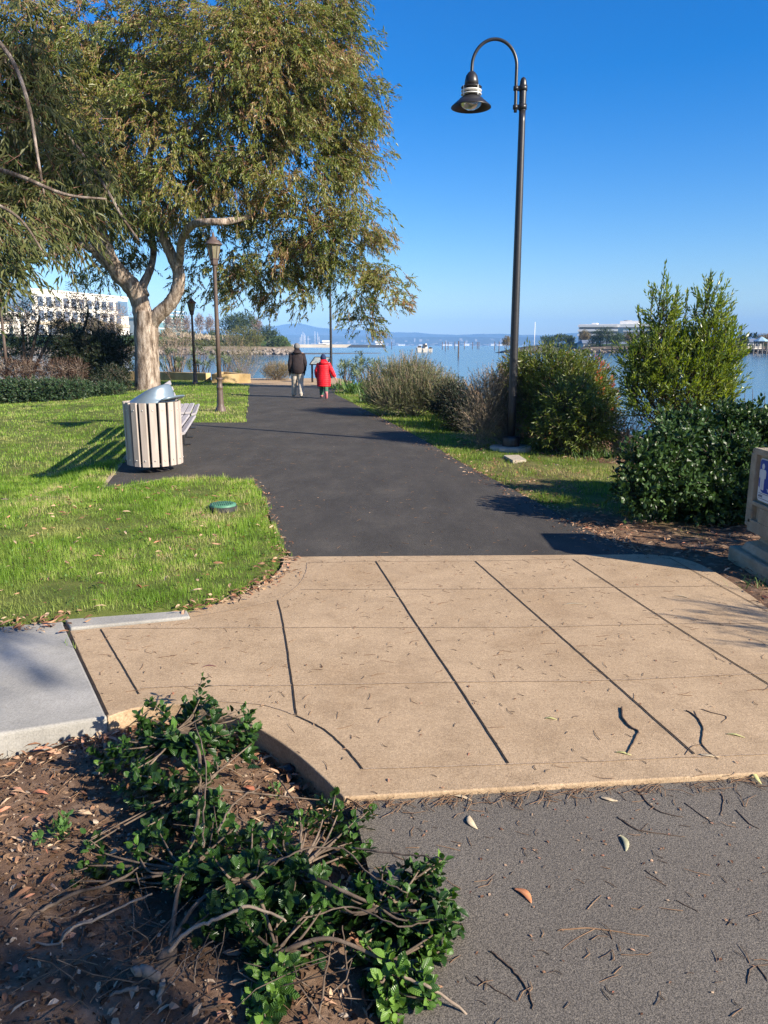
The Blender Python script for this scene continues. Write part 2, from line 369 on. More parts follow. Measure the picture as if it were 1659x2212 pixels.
# ------------------------------------------------------------------ pavements
am = mat('path_asphalt', rough=.82, spec=.3); v = coords(am)
c1 = ramp(am, noise(am, v, 1.1, 6, .6), [(.25,(.046,.041,.035)),(.55,(.057,.051,.043)),(.8,(.074,.066,.056))])
c2 = ramp(am, noise(am, v, 130, 5, .85), [(.34,(.4,.4,.4)),(.5,(1,1,1)),(.64,(1.7,1.66,1.6)),(.74,(3.2,3.1,2.9))]); c4 = ramp(am, noise(am, coords(am,(1,.35,1)), 2.6, 9, .78), [(.3,(.70,.69,.68)),(.5,(1,1,1)),(.68,(1.35,1.33,1.30))]); setc(am, mixc(am, 1.0, mixc(am, 1.0, c1, c4, 'MULTIPLY'), c2, 'MULTIPLY')); bump(am, noise(am, v, 190, 4, .8), .7, .006)
path = MB().prism(path_poly, -.12, -.006).build('asphalt_path', am); tag(path, kind='structure')
tm = mat('tan_concrete', rough=.85, spec=.25); v = coords(tm)
c1 = ramp(tm, noise(tm, v, 1.6, 7, .62), [(.28,(.35,.243,.143)),(.5,(.40,.288,.178)),(.74,(.465,.337,.21))])
c2 = ramp(tm, noise(tm, v, 85, 6, .85), [(.30,(.38,.35,.31)),(.43,(.85,.84,.82)),(.52,(1,1,1)),(.62,(1.22,1.22,1.22)),(.74,(1.7,1.7,1.7))])
c3 = ramp(tm, noise(tm, v, 5, 5, .75), [(.3,(.82,.81,.80)),(.52,(1,1,1)),(.75,(1.06,1.06,1.06))])
c5 = ramp(tm, noise(tm, v, 2.1, 6, .75), [(.57,(1,1,1)),(.70,(.80,.78,.76))]); c6 = ramp(tm, noise(tm, v, 30, 4, .8), [(.3,(.86,.85,.84)),(.5,(1,1,1)),(.7,(1.10,1.10,1.10))]); setc(tm, mixc(tm, 1.0, mixc(tm, 1.0, mixc(tm, 1.0, mixc(tm, 1.0, c1, c2, 'MULTIPLY'), c3, 'MULTIPLY'), c5, 'MULTIPLY'), c6, 'MULTIPLY')); bump(tm, noise(tm, v, 150, 4, .75), .55, .005)
plaza = MB().prism(plaza_poly, -.2, .0).build('plaza_paving', tm); tag(plaza, kind='structure')
wb = MB().prism(walk_poly, -.25, 0).build('concrete_walk', tm); tag(wb, kind='structure')
bv = wb.modifiers.new('edge','BEVEL'); bv.width = .03; bv.segments = 4; bv.limit_method = 'ANGLE'; bv.angle_limit = R(50)
gmz = mat('grey_concrete', rough=.88, spec=.25); v = coords(gmz)
c1 = ramp(gmz, noise(gmz, v, 2.2, 7, .62), [(.28,(.235,.225,.20)),(.52,(.32,.305,.27)),(.75,(.40,.38,.34))])
c2 = ramp(gmz, noise(gmz, v, 110, 5, .8), [(.3,(.7,.7,.7)),(.5,(1,1,1)),(.7,(1.2,1.2,1.2))]); setc(gmz, mixc(gmz, 1.0, c1, c2, 'MULTIPLY'))
vb = coords(gmz, (160,9,9)); bump(gmz, noise(gmz, vb, 1, 4, .7), .35, .004)
sl = MB().prism(slab_poly, -.3, .004).build('grey_pavement', gmz); tag(sl, kind='structure')
bv = sl.modifiers.new('edge','BEVEL'); bv.width = .014; bv.segments = 3
kb = MB().prism(strip_poly, -.3, .012).build('lawn_kerb', gmz); tag(kb, kind='structure')
bv = kb.modifiers.new('edge','BEVEL'); bv.width = .01; bv.segments = 2
# joints of the walk, packed with dark dirt, and faint tooled score lines
jm = mat_n('joint_dirt', [(.3,(.014,.010,.008)),(.7,(.05,.036,.026))], 40, bscale=120, bstr=.6)
lm = mat_n('score_line', [(.3,(.24,.165,.105)),(.5,(.36,.26,.17)),(.7,(.50,.38,.27))], 70, bscale=150, bstr=.5)
J = MB()
def wig(pts, amp=.0007, n=10):
    pts = spline(pts, n); return [p+Vector((random.gauss(0,amp),random.gauss(0,amp),0)) for p in pts]
for pts, wd in ([((812,1213),(905,1357),(985,1475),(1098,1650)), .0085],[((1027,1213),(1190,1357),(1310,1462),(1500,1630)), .008],[((1238,1209),(1450,1348),(1659,1478),(1900,1628)), .008],
                [((1445,1205),(1659,1322)), .006],[((600,1297),(612,1350),(626,1440),(640,1546)), .008],[((218,1360),(258,1428),(300,1500)), .007],
                [((640,1547),(700,1577),(750,1622),(783,1662)), .007]):
    J.strip(wig(P2(*pts)), wd, .0035)
J.strip(wig(P2((139,1350),(186,1447),(232,1546))), .014, .0035)
J.build('joint_line', jm, wb, fix=False)
S = MB()
for pts, wd in ([((650,1274),(870,1273),(1130,1272),(1380,1268),(1560,1266)), .008],[((240,1358),(612,1356),(905,1356),(1190,1354),(1452,1348),(1659,1347),(1900,1345)), .009],
                [((305,1487),(440,1482),(626,1481),(985,1474),(1310,1470),(1659,1455),(1900,1445)), .009],[((785,1662),(1098,1652),(1500,1636),(1659,1629),(1950,1616)), .007],
                [((664,1216),(812,1213),(1027,1212),(1238,1208),(1400,1206)), .006],[((664,1216),(660,1240),(640,1268),(602,1296)), .006],[((470,1516),(570,1524),(640,1546)), .006],[((600,1297),(500,1318),(415,1333)), .005]):
    S.strip(wig(P2(*pts), .0015), wd, .0032)
S.build('score_line', lm, wb, fix=False)
# road in front: coarse worn asphalt
rm = mat('road_asphalt', rough=.9, spec=.2); v = coords(rm)
c1 = ramp(rm, noise(rm, v, 1.3, 6, .6), [(.25,(.150,.133,.113)),(.55,(.17,.151,.128)),(.8,(.192,.172,.147))])
vo = nd(rm,'ShaderNodeTexVoronoi',Scale=230.0); lk(rm, v, vo.inputs['Vector'])
c2 = ramp(rm, vo.outputs['Distance'], [(.1,(1.3,1.28,1.25)),(.45,(.95,.95,.95)),(.75,(.5,.5,.5))])
c3 = ramp(rm, noise(rm, v, 120, 5, .85), [(.28,(.5,.5,.5)),(.5,(1,1,1)),(.66,(1.3,1.28,1.22)),(.75,(2.2,2.1,1.9))])
setc(rm, mixc(rm, 1.0, mixc(rm, 1.0, c1, c2, 'MULTIPLY'), c3, 'MULTIPLY')); bump(rm, noise(rm, v, 120, 6, .8), .7, .008)
rp = [G(742,1714), near_far+Vector((.2,.06,0)), Vector((14,3.4,0)), Vector((14,-20,0)), Vector((-.05,-20,0)), Vector((-.05,.6,0)), G(862,2230,-.03), G(800,1900,-.03), G(762,1740,-.03)]
road = MB().prism(rp, -.3, -.02).build('road', rm); tag(road, kind='structure')
# lumber edging of the bench pad
wm = mat_n('weathered_timber', [(.3,(.20,.15,.10)),(.6,(.36,.29,.21)),(.8,(.46,.39,.30))], 14, bscale=40, bstr=.4, stretch=(1,.15,1))
e = MB(); e.bar(pad_near+Vector((-.02,-.05,-.09)), pad_far+Vector((-.02,0,-.09)), .06, .17)
e.bar(pad_near+Vector((.012,-.06,-.09)), G(345,1033)+Vector((0,-.06,-.09)), .05, .17)
eo = e.build('timber_edging', wm); tag(eo, 'weathered timber edging board along the raised asphalt bench pad', 'edging')
# ------------------------------------------------------------------ water
wt = mat('bay_water', (.012,.065,.125), .15, .5); b = wt.node_tree.nodes['Principled BSDF']; b.inputs['IOR'].default_value = 1.33
v = coords(wt, (.28,1.0,1)); n1 = noise(wt, v, .9, 4, .6); v2 = coords(wt, (.02,.09,1)); n2 = noise(wt, v2, .8, 3, .6)
ml = nd(wt,'ShaderNodeMath',operation='MULTIPLY'); lk(wt, n1, ml.inputs[0]); lk(wt, ramp(wt, n2, [(.4,(.15,.15,.15)),(.62,(1,1,1))]), ml.inputs[1])
bump(wt, ml.outputs[0], .28, .10)
wo = MB().add([(-9000,-100,WATER),(9000,-100,WATER),(9000,8300,WATER),(-9000,8300,WATER)], [(0,1,2,3)]).build('water', wt); tag(wo, kind='structure')
# ------------------------------------------------------------------ far shores
def terrain(name, poly_line, land, zfun, xr, yr, st, m):
    x = np.arange(xr[0], xr[1]+.01, st[0]); y = np.arange(yr[0], yr[1]+.01, st[1]); X, Y = np.meshgrid(x, y)
    ins = inpoly(X, Y, land); dd = polydist(X, Y, poly_line); s = np.where(ins, dd, -dd)
    Z = zfun(X, Y, s); k = np.arange(X.size).reshape(X.shape)
    F = np.stack([k[:-1,:-1],k[:-1,1:],k[1:,1:],k[1:,:-1]],-1).reshape(-1,4)
    keep = (s.ravel()[F] > -8).any(1); F = F[keep]
    us = np.unique(F); mp = np.zeros(X.size, int); mp[us] = np.arange(len(us))
    V = np.stack([X,Y,Z],-1).reshape(-1,3)[us]
    o = np_mesh(name, V, [mp[F]], m, smooth=True, attrs={'inland': s.ravel()[us]}); return tag(o, kind='structure')
fm = mat('far_shore_ground', rough=.95, spec=.1); v = coords(fm)
at = nd(fm,'ShaderNodeAttribute',attribute_name='inland'); dv = nd(fm,'ShaderNodeMath',operation='MULTIPLY_ADD'); lk(fm, at.outputs['Fac'], dv.inputs[0]); dv.inputs[1].default_value = .02
nn = nd(fm,'ShaderNodeMath',operation='MULTIPLY_ADD'); lk(fm, noise(fm, v, .25, 6, .7), nn.inputs[0]); nn.inputs[1].default_value = .12; nn.inputs[2].default_value = -.06; lk(fm, nn.outputs[0], dv.inputs[2])
zone = ramp(fm, dv.outputs[0], [(.0,(.035,.03,.028)),(.05,(.10,.085,.07)),(.12,(.22,.17,.12)),(.25,(.13,.12,.05)),(.38,(.055,.085,.02)),(.9,(.05,.09,.02))])
var = ramp(fm, noise(fm, v, .7, 7, .75), [(.3,(.5,.5,.5)),(.5,(1,1,1)),(.75,(1.5,1.45,1.4))]); setc(fm, mixc(fm, 1.0, zone, var, 'MULTIPLY')); bump(fm, noise(fm, v, 1.5, 6, .7), .8, .3)
fs_line = [(-23,213),(-27,206),(-36,203),(-50,204),(-70,200),(-92,196),(-120,180),(-175,160),(-260,150)]
fs_land = fs_line + [(-260,520),(-90,520),(-60,420),(-40,300),(-28,240)]
def zf(X,Y,s):
    up = smooth01(s/9)*2.1 + smooth01((s-12)/45)*3.2
    return WATER-.9+np.where(s > -4, smooth01((s+4)/4)*.9, 0)+up+.18*vnoise(X,Y,2.3,11)*smooth01(s/3)+.5*vnoise(X,Y,14,12)*smooth01((s-5)/20)
terrain('far_shore', fs_line+[(-28,240),(-40,300)][0:0]+[], fs_land, zf, (-260,-15), (140,520), (2.2,2.2), fm)
rs_line = [(64,262),(75,252),(100,246),(140,214),(220,196),(330,180)]
rs_land = rs_line + [(420,180),(420,600),(120,600),(90,330)]
def zr(X,Y,s): return WATER-.9+np.where(s > -4, smooth01((s+4)/4)*.9, 0)+smooth01(s/5)*1.9+smooth01((s-8)/40)*1.6+.15*vnoise(X,Y,3,14)
terrain('right_far_shore', rs_line, rs_land, zr, (50,420), (175,600), (3,3), fm)
sbm = mat_n('wet_sand', [(.3,(.05,.05,.05)),(.7,(.11,.105,.10))], .8, rough=.6)
sb = MB(); pts = spline([(-33,218),(-26,213),(-16,221),(-8,234),(-1,243),(-5,246),(-14,244),(-27,240),(-36,232)],6)
sb.prism([Vector((p.x,p.y,0)) for p in pts], WATER-.4, WATER+.14); tag(sb.build('sandbar', sbm), kind='structure')
# ------------------------------------------------------------------ distant hills (real relief, coloured by the air in front of them)
hm = mat('hill_woodland', rough=1, spec=0); v = coords(hm)
hc = ramp(hm, noise(hm, v, .0035, 8, .7), [(.3,(.015,.025,.018)),(.55,(.035,.04,.025)),(.68,(.08,.07,.045)),(.8,(.2,.18,.15))]); setc(hm, hc); bump(hm, noise(hm, v, .008, 8, .7), .6, 30)
def hills(name, prof, Yh, depth, seed):
    px = np.array([p[0] for p in prof], float); py = np.array([p[1] for p in prof], float)
    u = np.linspace(px[0], px[-1], 420); top = np.interp(u, px, py)
    xs = (u-829.5)/FOC*Yh; hz = (746-top)/FOC*Yh*1.0
    hz = np.convolve(np.pad(hz,3,'edge'), np.ones(7)/7,'valid')
    t = np.linspace(0,1,26)
    X = xs[None,:]*(1+depth/Yh*(t[:,None]-.6)); Y = np.broadcast_to((Yh+depth*(t-.6))[:,None], X.shape)
    shape = np.sin(np.pi*np.clip(t/1.2,0,1))**1.15
    Z = hz[None,:]*shape[:,None]*(1+.25*vnoise(X,Y,depth*.22,seed)*(1-shape[:,None])) + hz.mean()*.12*vnoise(X,Y,depth*.12,seed+1)*shape[:,None] - 6 + EYE
    k = np.arange(X.size).reshape(X.shape); F = np.stack([k[:-1,:-1],k[:-1,1:],k[1:,1:],k[1:,:-1]],-1).reshape(-1,4)
    return tag(np_mesh(name, np.stack([X,Y,Z],-1).reshape(-1,3), [F], hm, smooth=True), kind='structure')
hills('near_hills', [(-900,722),(0,722),(300,724),(520,726),(600,722),(760,726),(870,728),(980,727),(1100,728),(1200,728),(1320,732),(1450,735),(1700,735),(2600,730)], 6000, 1300, 21)
hills('far_hills', [(-900,715),(0,716),(400,716),(540,714),(585,709),(610,702),(640,696),(665,703),(700,711),(760,714),(830,717),(900,719),(955,723),(1010,723),(1080,722),(1150,727),(1200,724),(1240,719),(1290,722),(1400,724),(1700,722),(2600,716)], 7500, 1300, 31)
# ------------------------------------------------------------------ the air
hz = bpy.data.materials.new('haze_air'); hz.use_nodes = True; nt = hz.node_tree; nt.nodes.remove(nt.nodes['Principled BSDF'])
pv = nt.nodes.new('ShaderNodeVolumePrincipled'); pv.inputs['Color'].default_value = (.26,.54,1,1); pv.inputs['Density'].default_value = HAZE; pv.inputs['Anisotropy'].default_value = -.3
nt.links.new(pv.outputs[0], nt.nodes['Material Output'].inputs['Volume'])
hb = MB().box((-9500,-150,-3),(9500,8350,260)).build('haze', hz); tag(hb, kind='stuff'); tag(hb, 'thin blue sea air over the bay')
# ================================================================== street furniture
black = mat_n('black_paint', [(.3,(.014,.013,.014)),(.7,(.026,.025,.027))], 18, rough=.38, spec=.5, bscale=60, bstr=.08)
brown = mat_n('brown_paint', [(.3,(.075,.052,.042)),(.7,(.115,.082,.066))], 10, rough=.5, spec=.4, bscale=40, bstr=.12)
rustcap = mat_n('faded_copper_cap', [(.3,(.16,.075,.03)),(.7,(.26,.13,.06))], 12, rough=.6)
lampglass = mat_n('frosted_lamp_panel', [(.3,(.15,.135,.085)),(.7,(.23,.205,.135))], 6, rough=.3, spec=.5)
whitem = mat('white_ring', (.75,.74,.70), .4, .5)
clear = mat('lamp_lens', (.8,.85,.85), .08, .5); clear.node_tree.nodes['Principled BSDF'].inputs['Transmission Weight'].default_value = .75
concm = mat_n('cast_concrete', [(.28,(.26,.23,.185)),(.55,(.37,.335,.275)),(.8,(.46,.42,.35))], 7, rough=.92, spec=.2, bscale=55, bstr=.5, bdist=.006)
# --- gooseneck lamp
def gooseneck(label, loc, footing=True):
    root = empty('street_lamp', loc, 0, label, 'street lamp', 'black gooseneck lamps beside the path')
    if footing:
        f = MB().lathe([(.0,-.1),(.325,-.1),(.33,.03),(.315,.045),(0,.045)], 40); f.build('footing', concm, root)
    b = 0.045 if footing else 0
    MB().lathe([(.136,b-.01),(.139,b+.012),(.139,b+.125),(.13,b+.15),(.08,b+.158),(.07,b+.168)], 40).build('base_cover', black, root)
    MB().lathe([(.068,b+.15),(.066,.6),(.06,2.6),(.0485,4.8),(.048,4.96)], 32).build('pole', black, root)
    MB().lathe([(.05,4.95),(.0515,4.97),(.0515,5.29),(.046,5.345),(.033,5.38),(.012,5.398),(0,5.40)], 28, cap=False).build('pole_cap', black, root)
    ax = -.105
    cx, cz, rx, rz = -.425, 5.535, .322, .36
    pts = [(ax+.004,0,4.93),(ax+.003,0,5.1),(ax+.001,0,5.25),(ax+.001,0,5.40)]
    pts += [(cx+rx*math.cos(t), 0, cz+rz*math.sin(t)) for t in [math.pi*i/20 for i in range(0,21)]]
    pts += [(cx-rx-.002,0,5.44)]
    MB().tube(spline(pts,3), .0235, 12).build('curved_arm', black, root)
    for z in (5.25, 5.0):
        c = MB().lathe([(.05,z-.035),(.062,z-.033),(.062,z+.033),(.05,z+.035)], 28)
        c.box((-.13,-.026,z-.028),(-.05,.026,z+.028)); c.lathe([(.036,z-.028),(.036,z+.028)], 16, at=(ax,0,0)); c.build('clamp', black, root)
    hx = cx-rx-.002
    h = MB().lathe([(.025,5.475),(.05,5.46),(.083,5.415),(.098,5.35),(.104,5.27)], 32, at=(hx,0,0)).build('lamp_housing', black, root)
    for z in (5.262,5.215,5.168):
        MB().lathe([(.12,z-.008),(.148,z-.006),(.151,z),(.148,z+.006),(.12,z+.008)], 36, at=(hx,0,0)).build('cooling_ring', whitem if z < 5.25 else black, h)
    for k in range(4):
        t = k*math.pi/2+.6; MB().bar((hx+.145*math.cos(t),.145*math.sin(t),5.135),(hx+.145*math.cos(t),.145*math.sin(t),5.27),.01,.01,(1,0,0)).build('ring_stay', whitem, h)
    MB().lathe([(.088,5.275),(.088,5.15),(.12,5.138),(.20,5.08),(.288,5.005),(.292,4.992),(.285,4.99),(.205,5.05),(.17,5.06),(.17,5.11),(0,5.11)], 40, at=(hx,0,0)).build('shade', black, root)
    MB().lathe([(.0,4.965),(.06,4.972),(.115,4.995),(.15,5.03),(.165,5.06)], 32, at=(hx,0,0), cap=False).build('lens', clear, root)
    return root
lp = G(1103,968); gooseneck('tall black gooseneck lamp on round concrete footing beside the right shrubs', (lp.x, lp.y, -.01))
gooseneck('far black gooseneck lamp behind the woman in red, its head lost in tree leaves', (-2.62,39,-.35), False)
# --- utility box lid in the verge
q = [G(*p) for p in ((1088,985),(1120,984),(1137,995),(1108,996))]
ub = MB().prism(spline(q+[q[0]],1)[:-1], -.06, .012).build('utility_box_lid', mat_n('lid_concrete',[(.3,(.33,.28,.21)),(.7,(.47,.41,.32))],12,bscale=60,bstr=.4))
tag(ub, 'flat rectangular concrete box lid in the grass below the black lamp', 'box lid')
# --- brown lantern posts
def lantern(label, loc, H=4.25, cap=brown):
    root = empty('lantern_post', loc, 0, label, 'lantern post', 'brown lantern posts on the lawn')
    bp = MB().lathe([(.135,-.06),(.135,.03),(.125,.05),(.115,.10),(.09,.13),(.082,.2),(.072,.5),(.07,.56),(.082,.575),(.082,.6),(.066,.615),(.06,.7),(.064,.76),(.085,.785),(.085,.81),(.06,.83)], 28); b = bp.build('fluted_base', brown, root)
    p = MB().lathe([(.056,.8),(.052,2.0),(.044,H-.82),(.05,H-.80),(.05,H-.78)], 20); p.build('pole', brown, root)
    hd = MB(); z = H-.78
    hd.loft([((0,0,z),.075,.075),((0,0,z+.03),.088,.088),((0,0,z+.13),.098,.098),((0,0,z+.145),.112,.112),((0,0,z+.16),.112,.112)], 8, False); hd.build('lantern_base', brown, root)
    gl = MB().loft([((0,0,z+.16),.10,.10),((0,0,z+.46),.165,.165)], 8, False).build('glass', lampglass, root)
    fr = MB()
    for k in range(8):
        t = 2*math.pi*k/8; fr.bar((.103*math.cos(t),.103*math.sin(t),z+.155),(.168*math.cos(t),.168*math.sin(t),z+.465),.014,.014,(1,0,.01) if k%4 else (0,1,0))
    fr.build('lantern_frame', brown, gl)
    MB().loft([((0,0,z+.46),.205,.205),((0,0,z+.475),.215,.215),((0,0,z+.50),.20,.20),((0,0,z+.56),.13,.13),((0,0,z+.60),.085,.085),((0,0,z+.63),.08,.08),((0,0,z+.66),.035,.035),((0,0,z+.72),.03,.03),((0,0,z+.76),.008,.008)], 12).build('lantern_cap', cap, root)
    return root
def onlawn(px, py):
    z = 0.0
    for _ in range(6): p = G(px,py,z); z = float(lawn_z(p.x,p.y))
    return Vector((p.x,p.y,z))
l1 = onlawn(477,889); lantern('nearest brown lantern post at the edge of the lawn by the path', l1, 4.22)
l2 = onlawn(422,829); lantern('middle brown lantern post in front of the long tan planter wall', l2, 3.62, rustcap)
l3 = A(15,800,28.4); lantern('copper capped lantern post at the left edge behind the hedges', (l3.x,28.4,-.3), 4.2, rustcap)
# --- slatted litter bin
slat = mat_n('tan_plastic_slat', [(.3,(.33,.275,.235)),(.55,(.42,.355,.31)),(.8,(.50,.44,.39))], 5, rough=.62, spec=.35, bscale=60, bstr=.25, bdist=.003, stretch=(3,3,.35))
hood = mat_n('grey_blue_metal', [(.3,(.15,.20,.24)),(.7,(.21,.27,.32))], 6, rough=.38, spec=.5, bscale=90, bstr=.06); hood.node_tree.nodes['Principled BSDF'].inputs['Metallic'].default_value = .35
steel = mat('bolt_steel', (.55,.54,.52), .35, .5, .9); dark = mat('bin_liner', (.02,.017,.018), .7)
b0 = G(335,1009,.09); by = b0.y+.355; bx = A(331.5,930,by).x
bin_ = empty('litter_bin', (bx,by,0), 0, 'round slatted tan litter bin with grey metal hood beside the bench', 'litter bin')
s = MB(); NS = 18; bos = []; rb = .342
for k in range(NS):
    t = 2*math.pi*(k+.35)/NS; c = Vector((math.cos(t),math.sin(t),0))
    wob = random.uniform(-.004,.004)
    s.bar(c*(rb-.006)+Vector((0,0,.09+wob)), c*(rb)+Vector((0,0,.895+wob)), .089, .034, c, .2)
    for z in (.165,.80):
        p = c*(rb+.019)+Vector((0,0,z)); bos.append(MB().loft([(p-c*.006,.0095,.0095,c.to_track_quat('Z','Y').to_matrix()),(p+c*.002,.008,.008,c.to_track_quat('Z','Y').to_matrix()),(p+c*.005,.003,.003,c.to_track_quat('Z','Y').to_matrix())],8))
s.build('slatted_body', slat, bin_); [q_.build('bolt', steel, bin_) for q_ in bos]
MB().lathe([(.285,.12),(.298,.125),(.298,.86),(.285,.865),(.28,.14),(0,.14)], 32, cap=False).build('liner', dark, bin_)
MB().lathe([(.20,.0),(.20,.012),(.05,.02),(.05,.13),(.25,.135)], 24).build('pedestal', dark, bin_)
def tilt(ax, a): return Matrix.Rotation(a,3,ax)
h = MB(); T1 = tilt('Y',-.05); T2 = tilt('Y',-.28)
hr = [((0,0,.872),.30,.30,T1),((.0,0,.90),.298,.298,T1),((.004,0,.905),.28,.28,T1),((.03,0,.955),.262,.27,tilt('Y',-.14)),((.065,0,1.02),.205,.225,tilt('Y',-.26)),((.082,0,1.05),.175,.20,tilt('Y',-.34)),((.088,0,1.062),.15,.175,tilt('Y',-.38)),((.09,0,1.067),.06,.07,tilt('Y',-.4))]
h.loft(hr, 36); ho = h.build('hood', hood, bin_, rz=-.25)
lip = MB().loft([((.30,0,.925),.115,.24,tilt('Y',-.3)),((.305,0,.945),.115,.24,tilt('Y',-.3)),((.30,0,.95),.10,.22,tilt('Y',-.3))],24); lip.build('rain_lip', hood, ho)
# --- benches of grey plastic lumber, facing the path
blum = mat_n('grey_plastic_lumber', [(.3,(.30,.28,.29)),(.6,(.40,.375,.38)),(.8,(.48,.45,.45))], 6, rough=.6, spec=.35, bscale=50, bstr=.2, stretch=(3,.3,3))
def bench(label, near, far):
    near, far = Vector(near), Vector(far); L = (far-near).length; rz = math.atan2((far-near).y,(far-near).x)-math.pi/2
    root = empty('park_bench', (near.x,near.y,0), rz, label, 'bench', 'slatted benches on the asphalt pad')
    st = MB()
    for i,(x,z,a) in enumerate(((-.035,.432,-.30),(-.135,.455,-.08),(-.24,.452,.05),(-.345,.447,.06))):
        st.bar((x,.0,z),(x,L,z),.092,.036,(math.sin(-a)*-1,0,math.cos(a)),.2)
    st.build('seat', blum, root)
    bk = MB()
    for x,z in ((-.43,.535),(-.466,.65),(-.50,.765),(-.536,.88)):
        bk.bar((x,.0,z),(x,L,z),.084,.036,(.95,0,.3),.2)
    bk.build('backrest', blum, root)
    for y in (.28, L-.28):
        lg = MB(); lg.bar((-.06,y,.41),(-.40,y,.425),.05,.05); lg.bar((-.40,y,.41),(-.565,y,.90),.05,.03,(1,0,.3))
        lg.bar((-.20,y,.0),(-.20,y,.41),.06,.06,(1,0,0)); lg.box((-.32,y-.05,0),(-.08,y+.05,.012)); lg.build('leg', black, root)
    return root
bench('nearer grey slatted bench directly behind the litter bin', G(398,936,.44), G(422,899,.44))
bench('farther grey slatted bench at the far end of the asphalt pad', G(421,895,.44)+Vector((-.02,.15,0)), G(430,874,.44))
# --- round green valve lid in the lawn
vz = float(lawn_z(*G(482,1095)[:2])); vp = G(482,1103,vz)
vb = empty('valve_box', (vp.x,vp.y,vz), .3, 'round green ribbed valve box lid standing in the near lawn', 'valve box')
MB().lathe([(.135,-.1),(.14,.045),(.132,.052),(.128,.05)], 40).build('box_rim', mat_n('black_plastic',[(.3,(.02,.02,.02)),(.7,(.045,.045,.045))],20), vb)
lid = MB().lathe([(.129,.035),(.13,.062),(.126,.07),(0,.071)], 40, cap=False)
for i in range(-5,6):
    for j in range(-4,5):
        x,y = i*.02, j*.024
        if math.hypot(x,y) < .11 and not (abs(x) < .03 and abs(y) < .02): lid.box((x-.006,y-.009,.068),(x+.006,y+.009,.076))
lid.build('lid', mat_n('green_plastic',[(.3,(.05,.15,.09)),(.7,(.09,.23,.15))],16,rough=.5,spec=.4), vb)
# --- tan planter walls
pw = mat_n('tan_stucco', [(.25,(.22,.145,.06)),(.5,(.46,.33,.16)),(.75,(.56,.43,.24))], 2.2, rough=.9, spec=.2, bscale=30, bstr=.35, stretch=(1,1,.45))
wall_z = -.3
def wall(name, label, pts, h, t, z0=-.5, cat='planter wall'):
    m = MB()
    for a,b in zip(pts[:-1],pts[1:]): m.bar((a[0],a[1],(z0+h)/2),(b[0],b[1],(z0+h)/2),t,h-z0,(0,0,1),.03)
    o = m.build(name, pw); return tag(o, label, cat)
wa = A(262,810,38.5); wc = A(452,810,36.2); wd = A(468,808,35.2)
wall('planter_wall', 'long low tan stucco wall running behind the trunk and lantern post', [(wa.x-3,39,0),(wa.x,38.5,0),(A(345,810,37.8).x,37.8,0),(wc.x,36.0,0)], .36, .3)
f0, f1, f2 = A(458,832,34.0), A(541,830,34.3), A(478,808,37.5)
pb = MB(); pb.bar((f0.x,f0.y,-.05),(f1.x,f1.y,-.05),.28,.86,(0,0,1),.03); pb.bar((f0.x+.14,f0.y+.15,-.055),(f2.x,f2.y,-.055),.28,.85,(0,0,1),.03); pb.bar((f1.x-.14,f1.y+.15,-.06),(f2.x+.2,f2.y,-.06),.26,.84,(0,0,1),.03)
pbo = pb.build('planter_wall', pw); tag(pbo, 'short wedge shaped tan planter box at the left edge of the far path', 'planter wall')
pb2 = MB().bar((f0.x-.06,f0.y-.17,-.42),(f1.x+.06,f1.y-.17,-.42),.12,.16,(0,0,1),.1); pb2.build('plinth', pw, pbo)
# --- sign pedestal at the right edge
px0 = 2.74
ped = empty('sign_pedestal', (px0,5.36,0), 0, 'weathered concrete sign pedestal at the right edge holding a blue sign', 'pedestal')
pm = mat_n('pedestal_concrete', [(.28,(.24,.195,.13)),(.55,(.36,.30,.21)),(.8,(.46,.395,.29))], 6, rough=.95, spec=.15, bscale=45, bstr=.9, bdist=.012)
yA, yB = .36, -.27     # far edge, near edge
def rr(y0,y1,z0,z1,r,n=5):
    pts = []
    for cx,cz,a0 in ((y1-r,z1-r,0),(y0+r,z1-r,90),(y0+r,z0+r,180),(y1-r,z0+r,270)):
        for i in range(n+1): a = R(a0+90*i/n); pts.append((cx+r*math.cos(a), cz+r*math.sin(a)))
    return pts
# body: front shell with a framed recess and a square niche, built from blocks that butt together
body = MB()
out = rr(yB,yA,.235,.862,.05)
def slabx(poly, x0, x1, m): n = len(poly); m.add([(x0,y,z) for y,z in poly]+[(x1,y,z) for y,z in poly],[tuple(range(n)),tuple(range(2*n-1,n-1,-1))]+[(i,n+i,n+(i+1)%n,(i+1)%n) for i in range(n)])
slabx(out, .035, .34, body)
rc = (-.19,.28,.47,.815)    # recess y0,y1,z0,z1
def fr(a,b,c,d_): body.box((0,a,c),(.037,b,d_))
fr(rc[1],.36,.30,.82); fr(yB,rc[0],.30,.82); fr(yB+.045,.32,rc[3],.862); fr(rc[0],rc[1],.44,rc[2]); fr(.32,.36,.27,.30); fr(yB,yB+.04,.27,.30)
fr(.27,rc[1],.33,.44); fr(rc[0],.17,.33,.44); fr(yB+.04,.32,.238,.33); fr(.32,.345,.82,.852)
bo_ = body.build('pedestal_body', pm, ped); b_ = bo_.modifiers.new('edge','BEVEL'); b_.width = .006; b_.segments = 2
nk = MB(); nk.loft([((.19,-.1,.235),.14,.42),((.19,-.1,.20),.13,.41),((.19,-.1,.17),.15,.43),((.19,-.1,.115),.21,.50)],4,False)
nk.v = [tuple((Matrix.Rotation(0,3,'Z')@Vector(p))) for p in nk.v]
nk = MB(); 
prof = [(.06,.24),(.07,.20),(.06,.175),(.0,.15),(-.02,.10),(-.03,.095)]
